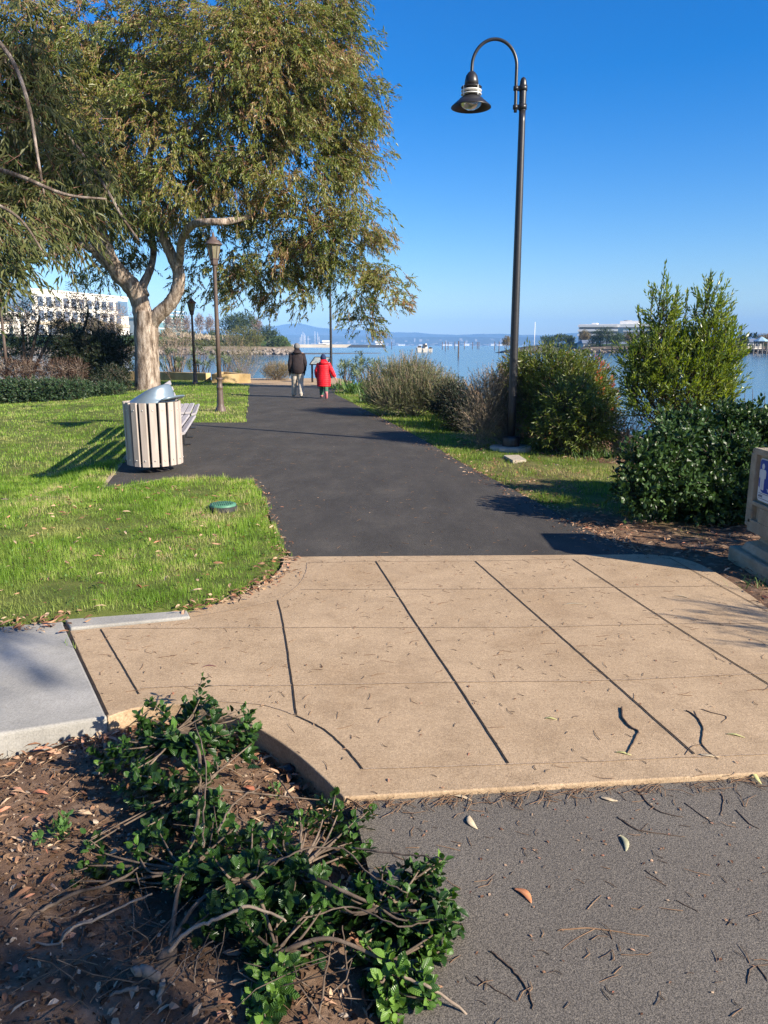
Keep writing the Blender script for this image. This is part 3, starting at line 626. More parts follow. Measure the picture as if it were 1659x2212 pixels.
for (o0,z0),(o1,z1) in zip(prof[:-1],prof[1:]):
    a = [(o0,yB+.06+o0,z0),(.36-o0,yB+.06+o0,z0),(.36-o0,yA-.06-o0,z0),(o0,yA-.06-o0,z0)]; c = [(o1,yB+.06+o1,z1),(.36-o1,yB+.06+o1,z1),(.36-o1,yA-.06-o1,z1),(o1,yA-.06-o1,z1)]
    nk.add(a+c,[(i,(i+1)%4,4+(i+1)%4,4+i) for i in range(4)])
nk.build('pedestal_neck', pm, ped)
bs = MB().box((-.075,-.34,-.06),(.42,.43,.09)).build('pedestal_base', pm, ped); b_ = bs.modifiers.new('edge','BEVEL'); b_.width = .018; b_.segments = 2
sb_ = mat('sign_blue', (.012,.045,.27), .35, .5); sw = mat('sign_white', (.62,.62,.60), .4, .5); sk = mat('sign_ink', (.03,.04,.09), .5)
sg = MB(); slabx(rr(-.155,.25,.485,.795,.03), .021, .031, sg); sgo = sg.build('sign_panel', sw, ped)
sgo_dz = -.035; tag(sgo, 'blue and white sign with a standing figure')
bl = MB(); wave = [(.242,.625),(.21,.603),(.18,.585),(.10,.585),(.0,.60),(-.08,.615),(-.147,.625)]
top = [p for p in rr(-.147,.242,.53,.822,.024) if p[1] > .7]
poly = [(y_,z_-.035) for y_,z_ in top+wave[::-1]]
slabx(poly, .018, .0212, bl); bl.build('blue_field', sb_, sgo)
def figure(cy, z0, s):
    fg = MB(); o = [(-.028,.095),(-.036,.085),(-.036,.048),(-.028,.044),(-.024,.05),(-.024,.078),(-.0215,.078),(-.0215,-.012),(-.0215,-.02),(-.002,-.02),(-.002,.04),(.002,.04),(.002,-.02),(.0215,-.02),(.0215,.078),(.024,.078),(.024,.05),(.028,.044),(.036,.048),(.036,.085),(.028,.095)]
    z0 -= .035; slabx([(cy+a*s, z0+b*s) for a,b in o], .0155, .0185, fg)
    slabx([(cy+.0145*s*math.cos(t), z0+.113*s+.0165*s*math.sin(t)) for t in [2*math.pi*i/18 for i in range(18)]], .0155, .0185, fg); fg.build('pictogram', sw, sgo)
figure(.19,.63,1.28); figure(-.03,.655,1.28)
# arrow beside the figure
for pl_ in ([(.11,.73),(.105,.727),(.07,.727),(.07,.715),(.045,.734),(.07,.753),(.07,.741),(.105,.741)],[(.115,.622),(.10,.615),(.09,.60),(.08,.606),(.09,.622)]):
    ar = MB(); slabx([(y_,z_-.035) for y_,z_ in pl_], .0155,.0185, ar); ar.build('arrow', sw, sgo)
def text(s, size, y, z, m, parent):
    c = bpy.data.curves.new('lettering','FONT'); c.body = s; c.size = size; c.extrude = .0006
    o = bpy.data.objects.new('tmp', c); col.objects.link(o); dg = bpy.context.evaluated_depsgraph_get()
    me = bpy.data.meshes.new_from_object(o.evaluated_get(dg)); bpy.data.objects.remove(o)
    t = link('lettering', me, m, parent); t.rotation_euler = (math.pi/2,0,-math.pi/2); t.location = (.0195,y,z); return t
text('BCDC', .022, .23, .5135, sk, sgo)
[MB().box((.0198,y0,z0),(.0212,.233,z0+.003)).build('printed_rule', sk, sgo) for y0,z0 in ((-.1,.539),(.02,.5015))]
# --- reading panel on a stand by the water
rp_ = A(688,822,34.6)
rd = empty('reading_panel', (A(674,822,34.6).x+.30,34.6,0), -.42, 'slanted information panel on black legs between the two walkers', 'information panel')
zt = .78
MB().box((-.36,-.03,-.1),(-.29,.03,zt+.02)).build('leg', black, rd); MB().box((.36,-.03,-.1),(.43,.03,zt+.02)).build('leg', black, rd)
fr_ = MB(); sl_ = .62
for a,b in (((-.40,-.1,zt),(.47,-.1,zt)),((-.40,.36,zt+.30),(.47,.36,zt+.30)),((-.38,-.1,zt),(-.38,.36,zt+.30)),((.45,-.1,zt),(.45,.36,zt+.30))): fr_.bar(a,b,.05,.04)
fr_.build('frame', black, rd)
MB().add([(-.37,-.09,zt+.012),(.44,-.09,zt+.012),(.44,.35,zt+.305),(-.37,.35,zt+.305),(-.37,-.09,zt-.01),(.44,-.09,zt-.01),(.44,.35,zt+.283),(-.37,.35,zt+.283)],[(0,1,2,3),(7,6,5,4),(0,4,5,1),(1,5,6,2),(2,6,7,3),(3,7,4,0)]).build('printed_panel', mat_n('faded_print',[(.3,(.10,.16,.20)),(.5,(.35,.40,.38)),(.62,(.5,.45,.36)),(.75,(.16,.22,.25))],4.5,rough=.25,spec=.5), rd)
# ================================================================== people
skinm = mat('skin', (.42,.24,.16), .55, .3)
def skin(name, V, E, Rd, m, parent=None, loc=None, sub=2):
    me = bpy.data.meshes.new(name); me.from_pydata(V, E, []); o = bpy.data.objects.new(name, me); col.objects.link(o)
    s_ = o.modifiers.new('s','SKIN'); s_.use_smooth_shade = True
    for i,d_ in enumerate(me.skin_vertices[0].data): d_.radius = Rd[i] if isinstance(Rd[i],tuple) else (Rd[i],Rd[i]); d_.use_root = (i == 0)
    ss = o.modifiers.new('u','SUBSURF'); ss.levels = sub; ss.render_levels = sub
    dg = bpy.context.evaluated_depsgraph_get(); dg.update(); n = bpy.data.meshes.new_from_object(o.evaluated_get(dg)); bpy.data.objects.remove(o)
    n.polygons.foreach_set('use_smooth', [True]*len(n.polygons)); n.name = name
    return link(name, n, m, parent, loc)
def person(label, loc, rz, J, build):
    """J: joints (x right, y forward, z up); body is one skin over the whole skeleton"""
    V, E, Rd = [], [], []
    def chain(start, pts, rads):
        k = start
        for p,r in zip(pts,rads): V.append(p); Rd.append(r); i = len(V)-1; E.append((k,i)); k = i
        return k
    V.append(J['pelvis']); Rd.append((.13*build,.10*build))
    chest = chain(0, [J['waist'],J['chest']], [(.12*build,.09*build),(.14*build,.10*build)])
    nk = chain(chest, [J['neckbase'],J['neck'],J['skull'],J['crown']], [.075,.055,.085,.06])
    for sd in 'lr':
        a = chain(chest, [J['sh'+sd],J['el'+sd],J['wr'+sd]], [.06*build,.045*build,.032])
        w_ = Vector(J['wr'+sd]); f = (w_-Vector(J['el'+sd])).normalized(); ac = Vector((0,1,0)); ac = (ac-f*ac.dot(f)).normalized()
        pc = chain(a, [tuple(w_+f*.045)], [(.034,.018)])
        for q,(o_,l_) in enumerate(((-.030,.062),(-.010,.075),(.010,.070),(.028,.055))):
            base = w_+f*.07+ac*o_; inn = f.cross(ac)*(.018 if sd == 'l' else -.018)
            chain(pc, [tuple(base),tuple(base+f*l_*.55+inn*.4),tuple(base+f*l_+inn)], [.011,.009,.008])
        chain(pc, [tuple(w_+f*.04+ac*.045),tuple(w_+f*.075+ac*.06)], [.012,.009])
        chain(0, [J['hip'+sd],J['kn'+sd],J['an'+sd],J['toe'+sd]], [.085*build,.058*build,.042,.035])
    o = skin('person', V, E, Rd, skinm); o.location = loc; o.rotation_euler = (0,0,rz); tag(o, label, 'person', 'two people walking along the path'); return o
def shoe(J, sd, m, sole, parent, s=1.0):
    a, t = Vector(J['an'+sd]), Vector(J['toe'+sd]); f = (t-a); f = f.normalized(); heel = a-Vector((0,0,.05))-f*.05
    heel = a + (Vector((0,0,-.05)) if abs(f.z) < .5 else f*.02) - f*.06*0
    q = f.to_track_quat('Z','Y').to_matrix()
    m1 = MB().loft([(a-f*.06,.03,.03,q),(a-f*.05,.042,.05,q),(a+f*.0,.044,.052,q),(a+f*.08,.046,.042,q),(a+f*.15,.045,.032,q),(a+f*.19,.028,.018,q)],14)
    return m1.build('shoe', m, parent)
def sleeve(m, J, sd, r):
    s_, e, w_ = (Vector(J[k+sd]) for k in ('sh','el','wr'))
    pts = spline([s_+(Vector((0,0,.03))), s_*.97+e*.03, s_*.5+e*.5, e, e*.5+w_*.5, w_],3); m.tube(pts, lerp_rad([r*.85,r*1.18,r*1.05,r*.98,r*.86,r*.72],len(pts)), 12)
def leg(m, J, sd, r, zc=.0):
    h_, k, a = (Vector(J[q+sd]) for q in ('hip','kn','an'))
    a2 = a + (a-k).normalized()*zc
    pts = spline([h_+Vector((0,0,.06)), h_*.5+k*.5, k, k*.5+a2*.5, a2],5); rr_ = lerp_rad([r*1.12,r*1.05,r*.86,r*.80,r*.78],len(pts))
    rr_ = [q_*(1+.05*math.sin(i*2.1)) for i,q_ in enumerate(rr_)]; m.tube(pts, rr_, 14)
def cloth(name, stops, sc_=20, rough=.85, b=.25, bs=60): return mat_n(name, stops, sc_, rough=rough, spec=.2, bscale=bs, bstr=b, bdist=.01)
# man in the dark jacket, mid stride
JM = dict(pelvis=(0,0,.90),waist=(0,.0,1.05),chest=(0,.01,1.27),neckbase=(0,.02,1.40),neck=(0,.03,1.45),skull=(0,.045,1.565),crown=(0,.045,1.63),
  shl=(-.165,.01,1.335),ell=(-.228,-.02,1.06),wrl=(-.235,.05,.82),shr=(.165,.01,1.335),elr=(.232,-.02,1.07),wrr=(.225,.07,.83),
  hipl=(-.095,0,.86),knl=(-.10,.12,.47),anl=(-.105,.26,.085),toel=(-.115,.42,.03),hipr=(.09,0,.86),knr=(.09,.02,.46),anr=(.095,-.10,.085),toer=(.11,.06,.03))
mp = G(644,858.5)
man = person('person in dark jacket, grey beanie and beige trousers walking away', (mp.x,mp.y,0), .19, JM, 1.0)
jk = cloth('dark_jacket', [(.3,(.014,.010,.011)),(.7,(.038,.028,.029))], 9, b=.6, bs=16); tr = cloth('beige_trousers', [(.3,(.36,.31,.25)),(.7,(.52,.46,.38))], 6, b=.6, bs=18)
m = MB().loft([((0,0,.735),.185,.13),((0,0,.745),.205,.155),((0,.0,.95),.212,.155),((0,0,1.1),.208,.15),((0,.005,1.25),.215,.15),((0,.01,1.325),.19,.135),((0,.015,1.385),.14,.11),((0,.02,1.44),.09,.09),((0,.03,1.49),.082,.086),((0,.035,1.52),.078,.084)],20)
sleeve(m, JM,'l',.073); sleeve(m, JM,'r',.073); jo = m.build('jacket', jk, man)
m = MB(); m.loft([((0,-.10,1.345),.10,.03),((0,-.125,1.36),.13,.05),((0,-.115,1.40),.125,.055),((0,-.06,1.445),.105,.055),((0,-.03,1.47),.085,.05)],16); m.build('hood', jk, jo)
m = MB(); leg(m,JM,'l',.102,.02); leg(m,JM,'r',.102,.0); m.loft([((0,0,.80),.17,.115),((0,0,.95),.165,.115)],16); m.build('trousers', tr, man)
m = MB().loft([((0,.045,1.505),.082,.095),((0,.045,1.53),.096,.108),((0,.045,1.56),.095,.108),((0,.045,1.60),.09,.102),((0,.045,1.645),.07,.08),((0,.045,1.67),.03,.035)],18); m.build('beanie', cloth('grey_beanie',[(.3,(.12,.115,.11)),(.7,(.20,.19,.185))],30,b=.6,bs=120), man)
shoe(JM,'l',mat_n('dark_trainer',[(.4,(.02,.02,.02)),(.6,(.35,.33,.3))],22),None,man); shoe(JM,'r',mat('pale_shoe',(.55,.49,.40),.7),None,man)
gl_ = cloth('dark_gloves',[(.3,(.01,.01,.01)),(.7,(.02,.02,.02))])
for sd in 'lr':
    w_, e_ = Vector(JM['wr'+sd]), Vector(JM['el'+sd]); f = (w_-e_).normalized(); q_ = f.to_track_quat('Z','Y').to_matrix()
    m = MB().loft([(w_-f*.01,.04,.03,q_),(w_+f*.04,.03,.047,q_),(w_+f*.09,.028,.05,q_),(w_+f*.11,.024,.046,q_)],12)
    ac = Vector((0,1,0)); ac = (ac-f*ac.dot(f)).normalized()
    for o_,l_ in ((-.033,.065),(-.011,.08),(.012,.074),(.033,.058)): m.tube([w_+f*.095+ac*o_, w_+f*(.095+l_*.55)+ac*o_, w_+f*(.095+l_)+ac*o_*.9],[.0145,.013,.009],8)
    m.tube([w_+f*.035+ac*.035, w_+f*.07+ac*.062, w_+f*.10+ac*.068],[.016,.014,.01],8); m.build('glove', gl_, man)
# woman in the long red quilted coat
JW = dict(pelvis=(0,0,.70),waist=(0,.0,.84),chest=(0,.01,1.01),neckbase=(0,.02,1.10),neck=(0,.03,1.14),skull=(0,.045,1.245),crown=(0,.045,1.30),
  shl=(-.135,.0,1.05),ell=(-.215,.03,.82),wrl=(-.20,.12,.64),shr=(.135,.0,1.05),elr=(.235,-.08,.84),wrr=(.335,-.10,.645),
  hipl=(-.075,0,.66),knl=(-.07,.06,.37),anl=(-.06,.10,.075),toel=(-.06,.25,.03),hipr=(.075,0,.66),knr=(.06,-.03,.37),anr=(.045,-.26,.16),toer=(.05,-.20,.03))
wp = G(700,860)
wo_ = person('person in long red quilted coat and navy beanie walking away', (wp.x,wp.y,0), .19, JW, .85)
rc_ = cloth('red_coat', [(.3,(.44,.007,.014)),(.7,(.62,.016,.026))], 9, rough=.5, b=.6, bs=14)
m = MB(); rings = []
hts = [.36,.40,.46,.52,.58,.64,.70,.76,.82,.88,.94,1.0]
for i in range(len(hts)-1):
    for f_ in (.0,.25,.5,.75):
        z = hts[i]+(hts[i+1]-hts[i])*f_; base = np.interp(z,[.36,.55,.8,.95,1.0],[.205,.215,.19,.195,.19]); bul = .012*math.sin(math.pi*f_)
        rings.append(((0,.0,z), base+bul, base*.78+bul))
rings = [((0,0,.355),.18,.14)]+rings+[((0,.005,1.02),.185,.14),((0,.01,1.08),.15,.115),((0,.02,1.12),.09,.085),((0,.03,1.16),.075,.08)]
m.loft(rings,24)
for sd in 'lr':
    s_, e, w_ = (Vector(JW[k+sd]) for k in ('sh','el','wr')); pts = spline([s_+Vector((0,0,.02)), s_, s_*.5+e*.5, e, e*.5+w_*.5, w_],5)
    rr_ = lerp_rad([.055,.078,.074,.072,.064,.05],len(pts)); rr_ = [q_*(1+.09*math.sin(i*1.9)) for i,q_ in enumerate(rr_)]; m.tube(pts, rr_, 14)
co_ = m.build('coat', rc_, wo_)
MB().loft([((0,-.10,1.03),.09,.03),((0,-.125,1.05),.12,.05),((0,-.11,1.10),.118,.06),((0,-.06,1.145),.10,.06),((0,-.02,1.175),.085,.06)],18).build('hood', rc_, co_)
m = MB(); leg(m,JW,'l',.078,-.02); leg(m,JW,'r',.078,-.02); m.build('trousers', cloth('green_trousers',[(.3,(.035,.10,.06)),(.7,(.065,.16,.10))],9), wo_)
MB().loft([((0,.045,1.17),.078,.088),((0,.045,1.20),.092,.102),((0,.045,1.24),.09,.10),((0,.045,1.285),.078,.088),((0,.045,1.33),.045,.052),((0,.045,1.345),.015,.02)],18).build('beanie', cloth('navy_beanie',[(.3,(.012,.022,.06)),(.7,(.025,.04,.10))],30,b=.6,bs=120), wo_)
pk = mat('pink_shoe',(.48,.16,.17),.6); shoe(JW,'l',pk,None,wo_); shoe(JW,'r',pk,None,wo_)
# ================================================================== eucalyptus by the path
YT = 29.0
bark = mat('peeling_bark', rough=.9, spec=.15); v = coords(bark, (1,1,.28))
c1 = ramp(bark, noise(bark, v, 7, 7, .7), [(.30,(.06,.043,.032)),(.42,(.16,.12,.09)),(.52,(.30,.24,.19)),(.64,(.46,.39,.325)),(.78,(.60,.53,.46))])
c2 = ramp(bark, noise(bark, coords(bark,(1,1,.12)), 16, 5, .75), [(.32,(.35,.30,.27)),(.48,(1,1,1))]); setc(bark, mixc(bark, 1.0, c1, c2, 'MULTIPLY')); bump(bark, noise(bark, v, 13, 7, .75), .9, .06)
twigm = mat_n('reddish_twig', [(.3,(.16,.07,.045)),(.7,(.30,.16,.11))], 5)
euc = mat_leaf('eucalyptus_leaf', [(0,(.05,.08,.018)),(.25,(.11,.155,.03)),(.46,(.19,.22,.046)),(.62,(.27,.25,.08)),(.78,(.31,.20,.095)),(1,(.30,.115,.07))], .38, .42, .45, ((.16,.165,.028),.5,.66), .55)
def eucalypt_leaves(name, lobes, nspr, k, L, W, twigL, m, parent, rng, lo=.5, down=.95, twm=None, clump=1.0, droop=.55, twr=.011):
    nc = max(nspr//12,1); Pc, Nc, _ = lobe_points(lobes, nc, rng, lo); ci = rng.integers(0,nc,nspr); P = Pc[ci]+rng.normal(0,1,(nspr,3))*np.array([.21,.21,.19])*clump; N = Nc[ci]
    D = N*np.array([.75,.75,.35]) + rng.normal(0,.35,(nspr,3)); D[:,2] -= .25
    Ls = rng.uniform(.6,1.25,nspr)*twigL; cr_ = rng.beta(1.6,1.9,nc)[ci]
    Dn = unit(D)
    # drooping sprig: leaves hang along the twig and past its end
    p,d,n,l,w,r = sprigs(P, Dn, Ls, k, L, W, 55, down, droop, rng, .05, .35, cr_)
    o = leaf_mesh(name, p, d, n, l, w, r, 'lance', m, parent)
    if twm:
        s = rng.random(nspr) < .55; Q = P+Dn*Ls[:,None]; Q[:,2] -= droop*Ls; M = P+Dn*(.5*Ls)[:,None]; M[:,2] -= .14*Ls
        B = P - Dn*(.35*Ls)[:,None]
        twig_mesh('twigs', B[s], Q[s], twr, twr*.4, twm, o, M[s])
    return o
def px_lobe(px, py, rx, ry, dY=0, Y=YT, ky=1.0, w=None):
    c = A(px, py, Y+dY); s = (Y+dY)/FOC
    l = (c.x, c.y, c.z, rx*s, min(rx,ry)*s*ky, ry*s); return l+((w,) if w else ())
tree_base = onlawn(320,842); YT = tree_base.y
er = empty('eucalyptus_tree', (0,0,0), 0, 'big leaning eucalyptus with mottled trunk and drooping crown over the lawn', 'tree')
def limb(pts, rads, par, name='limb', n=14):
    p = spline([A(x,y,YT+dy) for x,y,dy in pts], 6); r = lerp_rad(rads, len(p))
    r = [q*(1+random.uniform(-.05,.05)) for q in r]
    return MB().tube(p, r, n).build(name, bark, par)
p = spline([Vector((tree_base.x,tree_base.y,tree_base.z-.2)), A(319,836,YT), A(318,800,YT), A(317,760,YT), A(316,715,YT), A(317,672,YT)],6)
tk = MB().tube(p, [r*(1+random.uniform(-.03,.03)) for r in lerp_rad([.60,.485,.45,.435,.44,.42],len(p))], 22).build('trunk', bark, er)
limb([(312,705,0),(303,655,0),(285,620,-.2),(255,588,-.5),(232,550,-.8),(215,500,-1.0),(200,450,-1.2),(188,380,-1.2),(170,280,-1.),(150,180,-.6)], [.36,.34,.33,.30,.27,.24,.22,.18,.13,.07], tk)
limb([(250,585,-.5),(222,563,-.6),(195,535,-1.0),(165,530,-1.6),(120,548,-2.2),(60,552,-3)], [.20,.16,.12,.10,.08,.05], tk)
limb([(312,640,0),(308,620,.1),(322,588,.4),(331,555,.8),(330,520,1.2),(322,490,1.5),(318,430,2)], [.2,.17,.14,.12,.12,.12,.09], tk)
limb([(322,705,0),(340,682,-.1),(368,655,-.2),(383,625,-.3),(386,590,-.3),(372,555,-.4),(352,510,-.5),(338,485,-.5),(325,455,-.4),(318,390,0),(330,300,.3),(350,180,.3)], [.28,.27,.25,.235,.22,.20,.18,.165,.15,.13,.09,.05], tk)
limb([(384,585,-.3),(389,555,-.6),(391,525,-1.1),(402,500,-1.8),(420,484,-2.4),(445,480,-2.9),(490,478,-2.8),(550,468,-1.2),(640,470,.4),(720,500,.6),(790,540,.4)], [.16,.145,.135,.13,.13,.12,.11,.08,.06,.045,.03], tk)
limb([(420,484,-2.3),(500,400,0),(580,330,.4),(660,260,.5),(730,200,.4)], [.08,.08,.07,.05,.03], tk)
limb([(318,390,0),(420,280,.5),(520,160,.5),(600,60,.4)], [.1,.09,.07,.04], tk)
rg = np.random.default_rng(11)
up = [px_lobe(*a) for a in ((40,40,100,90,0,YT,1.0,2.2),(120,120,100,90,.3,YT,1.0,2.2),(170,250,100,90,.2,YT,1.0,2.0),(430,60,190,120,0),(230,110,180,130,.5),(620,40,130,95,.3),(700,80,75,70,0),(690,215,120,85,-.3),(742,225,56,58,-.3),(825,205,20,16,0),(800,255,26,20,.2),(785,95,18,34,.2),(815,330,20,16,.3),(480,230,190,120,-1.2),(300,290,170,130,-1.2),(600,350,160,110,-.8),(120,240,160,150,0),(740,340,62,52,.2),(755,400,58,56,.3),(825,440,24,22,.2),(420,390,170,75,-1.5),(130,400,150,100,.2),(250,430,130,70,-.5),(560,120,200,130,-1.4),(740,20,35,45,.2),(800,222,32,28,0))]
lowr = [px_lobe(*a) for a in ((690,490,130,75,-.6),(785,485,46,46,0),(835,530,18,34,.2),(862,600,16,16,.3),(810,600,36,40,0),(640,510,120,80,-.6),(560,560,75,85,.2),(500,550,52,78,.6),(770,610,36,64,0),(785,690,20,34,0),(800,722,9,10,0),(655,630,32,38,.2),(590,640,16,55,.4),(520,640,26,36,.8),(470,540,60,95,1.6),(720,580,40,40,.3),(848,648,24,18,0),(610,590,35,50,.6),(690,560,60,50,.3))]
lowl = [px_lobe(*a) for a in ((80,480,110,75,.5),(190,490,75,56,.6),(130,535,70,24,.8),(225,570,34,30,1),(190,610,20,30,1.3),(280,500,60,50,1.6),(330,440,90,45,-.6),(300,560,26,38,2),(400,600,20,40,1.6),(400,640,18,20,1.6))]
cr = eucalypt_leaves('crown', up+lowr+lowl, 17500, 12, .155, .046, .40, euc, er, rg, .35, .75, twigm, 1.0, .3)
# inner leaves close the heart of the crown
inner = [(l[0],l[1]+.8,l[2],l[3]*.85,l[4]*.9,l[5]*.85) for l in up]
P_, N_, _ = lobe_points(inner, 2000, rg, .05); q_ = sprigs(P_, N_+np.array([0,0,-.4]), .6, 9, .24, .07, 55, .9, .4, rg, .05, .35)
leaf_mesh('crown_heart', *q_, 'lance', euc, er)
# ================================================================== nearer tree reaching in from the left, larger leaves
er2 = empty('eucalyptus_tree', (-9.2,8.6,0), 0, 'nearer eucalyptus branches with long grey leaves hanging in at the upper left', 'tree')
euc2 = mat_leaf('grey_eucalyptus_leaf', [(0,(.038,.055,.016)),(.4,(.08,.10,.028)),(.75,(.135,.135,.045)),(1,(.19,.14,.075))], .26, .5, .35)
def W_(v): return Vector(v)-Vector((-9.2,8.6,0))
MB().tube(spline([(0,0,-.3),(.2,.2,1.5),(.5,.3,3.2),(.8,.6,5),(1.2,1,7),(1.4,1.4,9)],5), lerp_rad([.42,.36,.3,.26,.2,.1],26), 14).build('trunk', bark, er2)
for pts, r0 in ((((-40,60,11),(60,200,10.6),(150,300,10.3),(215,385,10.1),(265,470,10),(300,520,10)),.035),(((-60,30,10),(20,120,9.6),(60,220,9.3),(80,330,9.2),(95,420,9.1)),.03),(((-60,350,9),(40,380,8.7),(140,420,8.5),(230,430,8.5)),.03),(((-120,420,8),(-40,430,7.6),(40,470,7.4),(90,540,7.3)),.022)):
    p = spline([Vector((-8.3,9.4,6.2)) - Vector((-9.2,8.6,0))]*0+[W_(A(*q)) for q in pts],5); MB().tube(p, lerp_rad([r0,r0*.7,r0*.35],len(p)), 7).build('limb', bark, er2)
for tgt in (A(-40,60,11),A(-60,30,10),A(-60,350,9),A(-120,420,8)):
    a = Vector((.7,.5,4.3)); b = W_(tgt); MB().tube(spline([a,(a+b)/2+Vector((0,0,.5)),b],6), lerp_rad([.08,.04],13), 8).build('limb', bark, er2)
l2_ = []
for a in ((60,120,90,110,10.5),(30,280,80,110,10),(110,330,75,80,10.2),(180,390,55,55,10.2),(60,430,95,70,9.2),(215,455,36,36,10),(20,510,55,40,8.2),(120,450,60,45,9.5),(10,548,36,22,7.8),(70,555,30,16,8),(-60,250,90,200,10),(-80,480,80,100,8.5)):
    c = W_(A(a[0],a[1],a[4])); s = a[4]/FOC; l2_.append((c.x,c.y,c.z,a[2]*s,a[2]*s*.9,a[3]*s))
l2_ += [(.5,.5,8,2.2,2.2,1.8),(-.8,0,6.5,1.8,1.8,1.5),(1.2,1.6,9.6,1.8,1.8,1.2)]
rg2 = np.random.default_rng(12)
eucalypt_leaves('crown', l2_, 6400, 9, .135, .029, .28, euc2, er2, rg2, .2, 1.0, twigm, .8, .3, .005)
# tree standing behind the viewer: its real shade falls across the planter, the slab and the near lawn
bt = empty('eucalyptus_tree', (6.6,-6.6,0), 0, 'tall tree standing behind the viewpoint beyond the road', 'tree')
MB().tube(spline([(0,0,-.3),(.1,.1,2),(.0,.2,4),(-.2,.3,6),(0,.2,8.5)],5), lerp_rad([.3,.24,.2,.15,.06],21), 12).build('trunk', bark, bt)
def sunplace(p, h, a=8.0): return (SAZ[0]*a+.532*p-bt.location.x, SAZ[1]*a+.847*p-bt.location.y, h*1.087+.3)
bl_ = [sunplace(p,h,a)+r+(wt_,) for p,h,a,r,wt_ in ((.85,4.5,8,(.45,.45,.28),.5),(.2,5.0,8.4,(.8,.7,.6),1.2),(1.6,5.55,8,(.25,.25,.08),.12),(2.35,5.75,7.8,(.22,.2,.07),.10),(4.4,7.6,8,(.4,.35,.16),.3),(-.9,5.4,8.6,(1.0,1.0,1.0),1.6),(-2.0,6.4,9,(1.4,1.4,1.3),2),(.9,7.6,9.4,(1.1,1.1,.7),.9),(5.4,12.6,9,(1.5,1.5,1.7),2.6),(7.0,11.6,9,(1.2,1.2,1.2),1.3),(4.2,11.2,9,(.8,.8,.8),.7))]
eucalypt_leaves('crown', bl_, 1250, 9, .17, .05, .3, euc, bt, np.random.default_rng(13), .2, .7, None, .8, .25)
# ================================================================== shrubs
def shrub(name, label, cat, lobes, n, k, L, W, sl, m, shape='lance', ang=50, down=0., droop=0., lo=.55, up=.5, seed=1, base=None, stems=14, stemm=None, sr=.012, group=None, uv=False, smooth=False, jit=.3, rise=0., zmin=None):
    rng = np.random.default_rng(seed); b = np.array(base if base is not None else (lobes[0][0],lobes[0][1],lobes[0][2]-lobes[0][5]))
    root = empty(name, tuple(b), 0, label, cat, group)
    lb = [(l[0]-b[0],l[1]-b[1],l[2]-b[2])+tuple(l[3:]) for l in lobes]
    P, N, _ = lobe_points(lb, n, rng, lo); D = N + rng.normal(0,.4,(n,3)); D[:,2] += up
    if zmin is not None: ok = P[:,2] > zmin-b[2]; P, D = P[ok], D[ok]
    Ls = rng.uniform(.6,1.3,len(P))*sl
    q = sprigs(P, D, Ls, k, L, W, ang, down, droop, rng, .1, jit)
    f = leaf_mesh('foliage', *q, shape, m, root, uv=uv, smooth=smooth)
    if stemm is not None:
        Dn = unit(D); Q = P+Dn*Ls[:,None]; Q[:,2] -= droop*Ls
        s = rng.random(len(P)) < .5; twig_mesh('twigs', (P-Dn*(.6*Ls)[:,None])[s], Q[s], sr*.45, sr*.2, stemm, f)
        i = rng.choice(len(P), min(stems,len(P)), replace=False)
        for q0 in range(0,1):
            B = rng.normal(0,.05,(len(i),3))*np.array([1,1,.2]); M = P[i]*.5+B*.5+rng.normal(0,.05,(len(i),3)); M[:,2] += .05
            twig_mesh('stems', B, P[i], sr*1.6, sr*.6, stemm, root, M)
    return root
barkd = mat_n('dark_stem', [(.3,(.05,.035,.025)),(.7,(.13,.095,.07))], 12)
greyst = mat_n('dry_grey_stem', [(.3,(.17,.13,.10)),(.7,(.36,.29,.23))], 9)
tanst = mat_n('tan_stem', [(.3,(.30,.21,.14)),(.7,(.50,.38,.27))], 9)
hedge_d = mat_leaf('shaded_hedge_leaf', [(0,(.007,.014,.005)),(.6,(.015,.026,.009)),(1,(.032,.042,.014))], .1, .5, .3)  # near-black leaf colour stands in for crown shade on hedge and small trees
ground_g = mat_leaf('low_hedge_leaf', [(0,(.02,.045,.018)),(.6,(.04,.08,.03)),(1,(.08,.12,.05))], .2, .45, .4)
redbr = mat_leaf('reddish_hedge_leaf', [(0,(.03,.016,.011)),(.5,(.065,.034,.021)),(1,(.11,.055,.032))], .2, .6, .2)
def PL(px, py, rx, ry, Y, ky=.9): return px_lobe(px,py,rx,ry,0,Y,ky)
# --- left side hedges and small trees
def boxlobes(x0,x1,y0,y1,Y,nx,nz,rx,rz,ky=1.2): return [PL(x0+(x1-x0)*(i+.5)/nx, y0+(y1-y0)*(j+.5)/nz, rx, rz, Y, ky) for i in range(nx) for j in range(nz)]
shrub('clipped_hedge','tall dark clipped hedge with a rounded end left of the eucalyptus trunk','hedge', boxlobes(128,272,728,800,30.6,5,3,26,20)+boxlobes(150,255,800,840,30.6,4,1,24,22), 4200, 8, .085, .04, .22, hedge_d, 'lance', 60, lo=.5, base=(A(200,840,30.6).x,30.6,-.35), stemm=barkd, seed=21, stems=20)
shrub('brown_hedge','low reddish brown clipped hedge in front of the tall dark hedge','hedge', boxlobes(0,180,785,832,28.2,8,2,16,16)+boxlobes(-120,0,785,832,28.2,5,2,16,16), 2600, 7, .06, .022, .2, redbr, 'lance', 50, lo=.5, base=(A(40,840,28.2).x,28.2,-.3), stemm=greyst, sr=.016, seed=22, stems=60)
